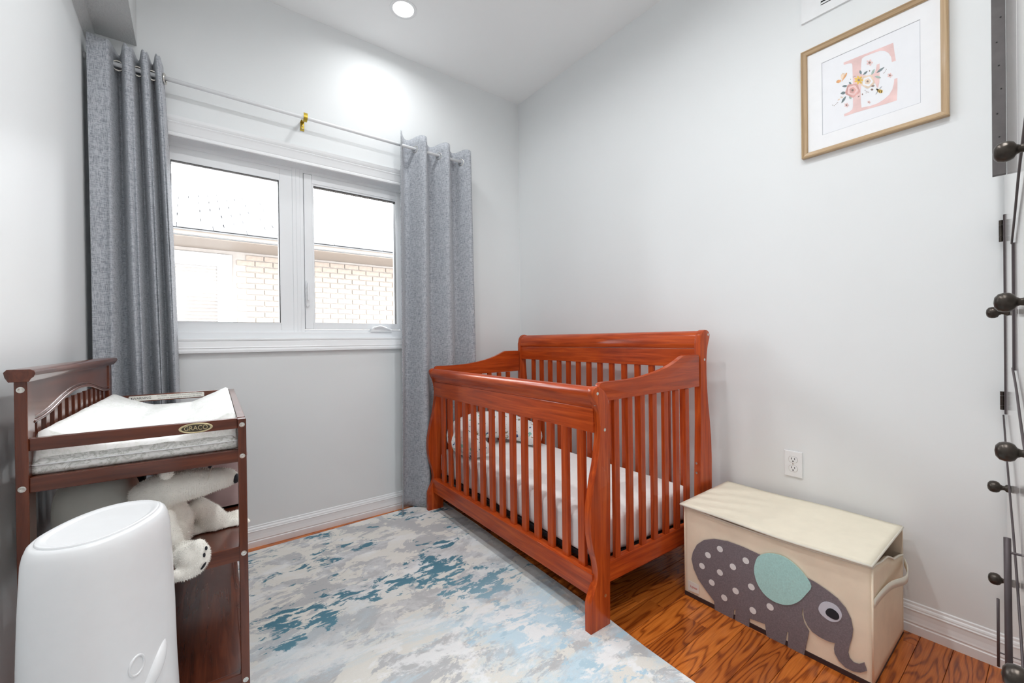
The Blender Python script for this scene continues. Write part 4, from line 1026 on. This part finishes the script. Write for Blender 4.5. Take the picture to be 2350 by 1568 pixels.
# local frame: x runs from the wall (0) towards -x, front face at y=0, body behind (-y)
WW, WH, WD = 1.62, 2.35, .52
obj('carcass', B(-WW, -.055, -WD, -.022, .0, WH, .004), 'gloss', WR)
for (x0, x1) in ((-.62, -.002), (-1.24, -.626), (-WW, -1.246)):
    obj('door', B(x0, x1, -.021, 0, .004, WH-.004, .002), 'gloss', WR)
kn_prof = [(.0095, 0), (.0108, .004), (.0100, .009), (.0066, .0115), (.0060, .015), (.0082, .019), (.0135, .022), (.0160, .027), (.0163, .033), (.0145, .039), (.009, .0432), (0, .0445)]
kb = obj('knob', lathe(NB(), kn_prof, 20, frame_at((0, 0, 0), (0, 1, 0))), 'bronze', WR, smooth=True)
kb.location = (-.27, 0, 1.150)
for (x, z) in ((-.27, .655), (-.27, .392), (-1.03, 1.385), (-1.00, 1.142), (-1.0, .892), (-1.235, .640)): copyof(kb, (x, 0, z))
def hinge(z0, z1):
    h = obj('hinge', B(-.020, -.004, -.001, .003, z0, z1), 'bronze', WR)
    L = z1-z0
    for a, c in ((0, .22), (.235, .755), (.77, .98)):
        obj('hinge_barrel', tube(NB(), [(-.010, .007, z0+L*a), (-.010, .007, z0+L*c)], .0055, 10), 'bronze', h, smooth=40)
    return h
hinge(1.385, 1.455); hinge(.845, .905)
obj('edge_strip', B(-.045, -.030, .0, .004, .835, 1.465), 'bar', WR)
obj('edge_strip', B(-.50, -.47, .0, .004, 1.000, 1.310), 'bar', WR)
sg = NB(); box(sg, -.18, -.16, .001, .028, 1.560, WH-.01, .001)
gs = obj('hanging_strip', sg, 'greystrap', WR)
gs['label'] = 'dark grey perforated strip'
for k in range(9): obj('strip_hole', lathe(NB(), [(.002, 0), (.002, .0006), (0, .0006)], 8, frame_at((-.1805, .010+.004*(k % 3), 1.60+k*.07), (-1, 0, 0))), 'darkslot', gs)
obj('pull_bar', tube(NB(), [(-.70, .020, .34), (-.66, .020, .640)], .0058, 10), 'bar', WR, smooth=True)
obj('pull_bar', tube(NB(), [(-.30, .026, .16), (-.30, .026, .350)], .0030, 8), 'bar', WR, smooth=True)
for z, dx in ((.38, -.694), (.61, -.664)): obj('pull_mount', tube(NB(), [(dx, 0, z), (dx, .02, z)], .003, 6), 'bar', WR)
obj('pull_mount', tube(NB(), [(-.30, 0, .20), (-.30, .026, .20)], .002, 6), 'bar', WR)
for pth in ([(-.485, .004, 1.31), (-.62, .004, 1.36), (-.80, .005, 1.42), (-1.1, .005, 1.50)], [(-.485, .004, 1.005), (-.62, .004, .965), (-.80, .005, .90), (-1.1, .005, .80)], [(-.03, .006, .83), (-.3, .007, .72), (-.62, .006, .56), (-.9, .005, .35)]):
    obj('wire_trim', tube(NB(), cr(pth, 6), .0022, 6), 'bar', WR, smooth=True)
# ---------------------------------------------------------------- recessed ceiling lights: one in view, the others added as fill
def downlight(x, y, label, dim=1.0):
    t = thing('ceiling_light', label, 'ceiling light', (x, y, ZC), 0, 'recessed ceiling lights')
    obj('trim_ring', lathe(NB(), [(.074, 0), (.074, .003), (.068, .0045), (.058, .003), (.056, .0)], 40, frame_at((0, 0, 0), (0, 0, -1))), 'whiteplastic', t, smooth=30)
    obj('lens', lathe(NB(), [(.0565, 0), (.0565, .002), (.04, .0032), (0, .0036)], 40, frame_at((0, 0, 0), (0, 0, -1))), 'lamp', t, smooth=True)
    ld_ = bpy.data.lights.new('bulb', 'AREA'); ld_.shape = 'DISK'; ld_.size = .10; ld_.energy = LAMP*dim; ld_.spread = math.radians(165); ld_.color = (.965, .985, 1)
    lo = bpy.data.objects.new('bulb', ld_); link(lo, t); lo.location = (0, 0, -.006)
    return t
downlight(-1.122, -.382, 'round recessed ceiling light near the corner above the window', .55)
downlight(-1.122, -1.45, 'added out-of-view fill light in the ceiling above the crib')  # this and the next three: unseen lamps added to brighten the room
downlight(-1.80, -1.45, 'added out-of-view fill light in the ceiling above the changing table side')
downlight(-1.122, -2.50, 'added out-of-view fill light in the ceiling above the wardrobe doors')
downlight(-1.80, -2.50, 'added out-of-view fill light in the ceiling corner away from the window')
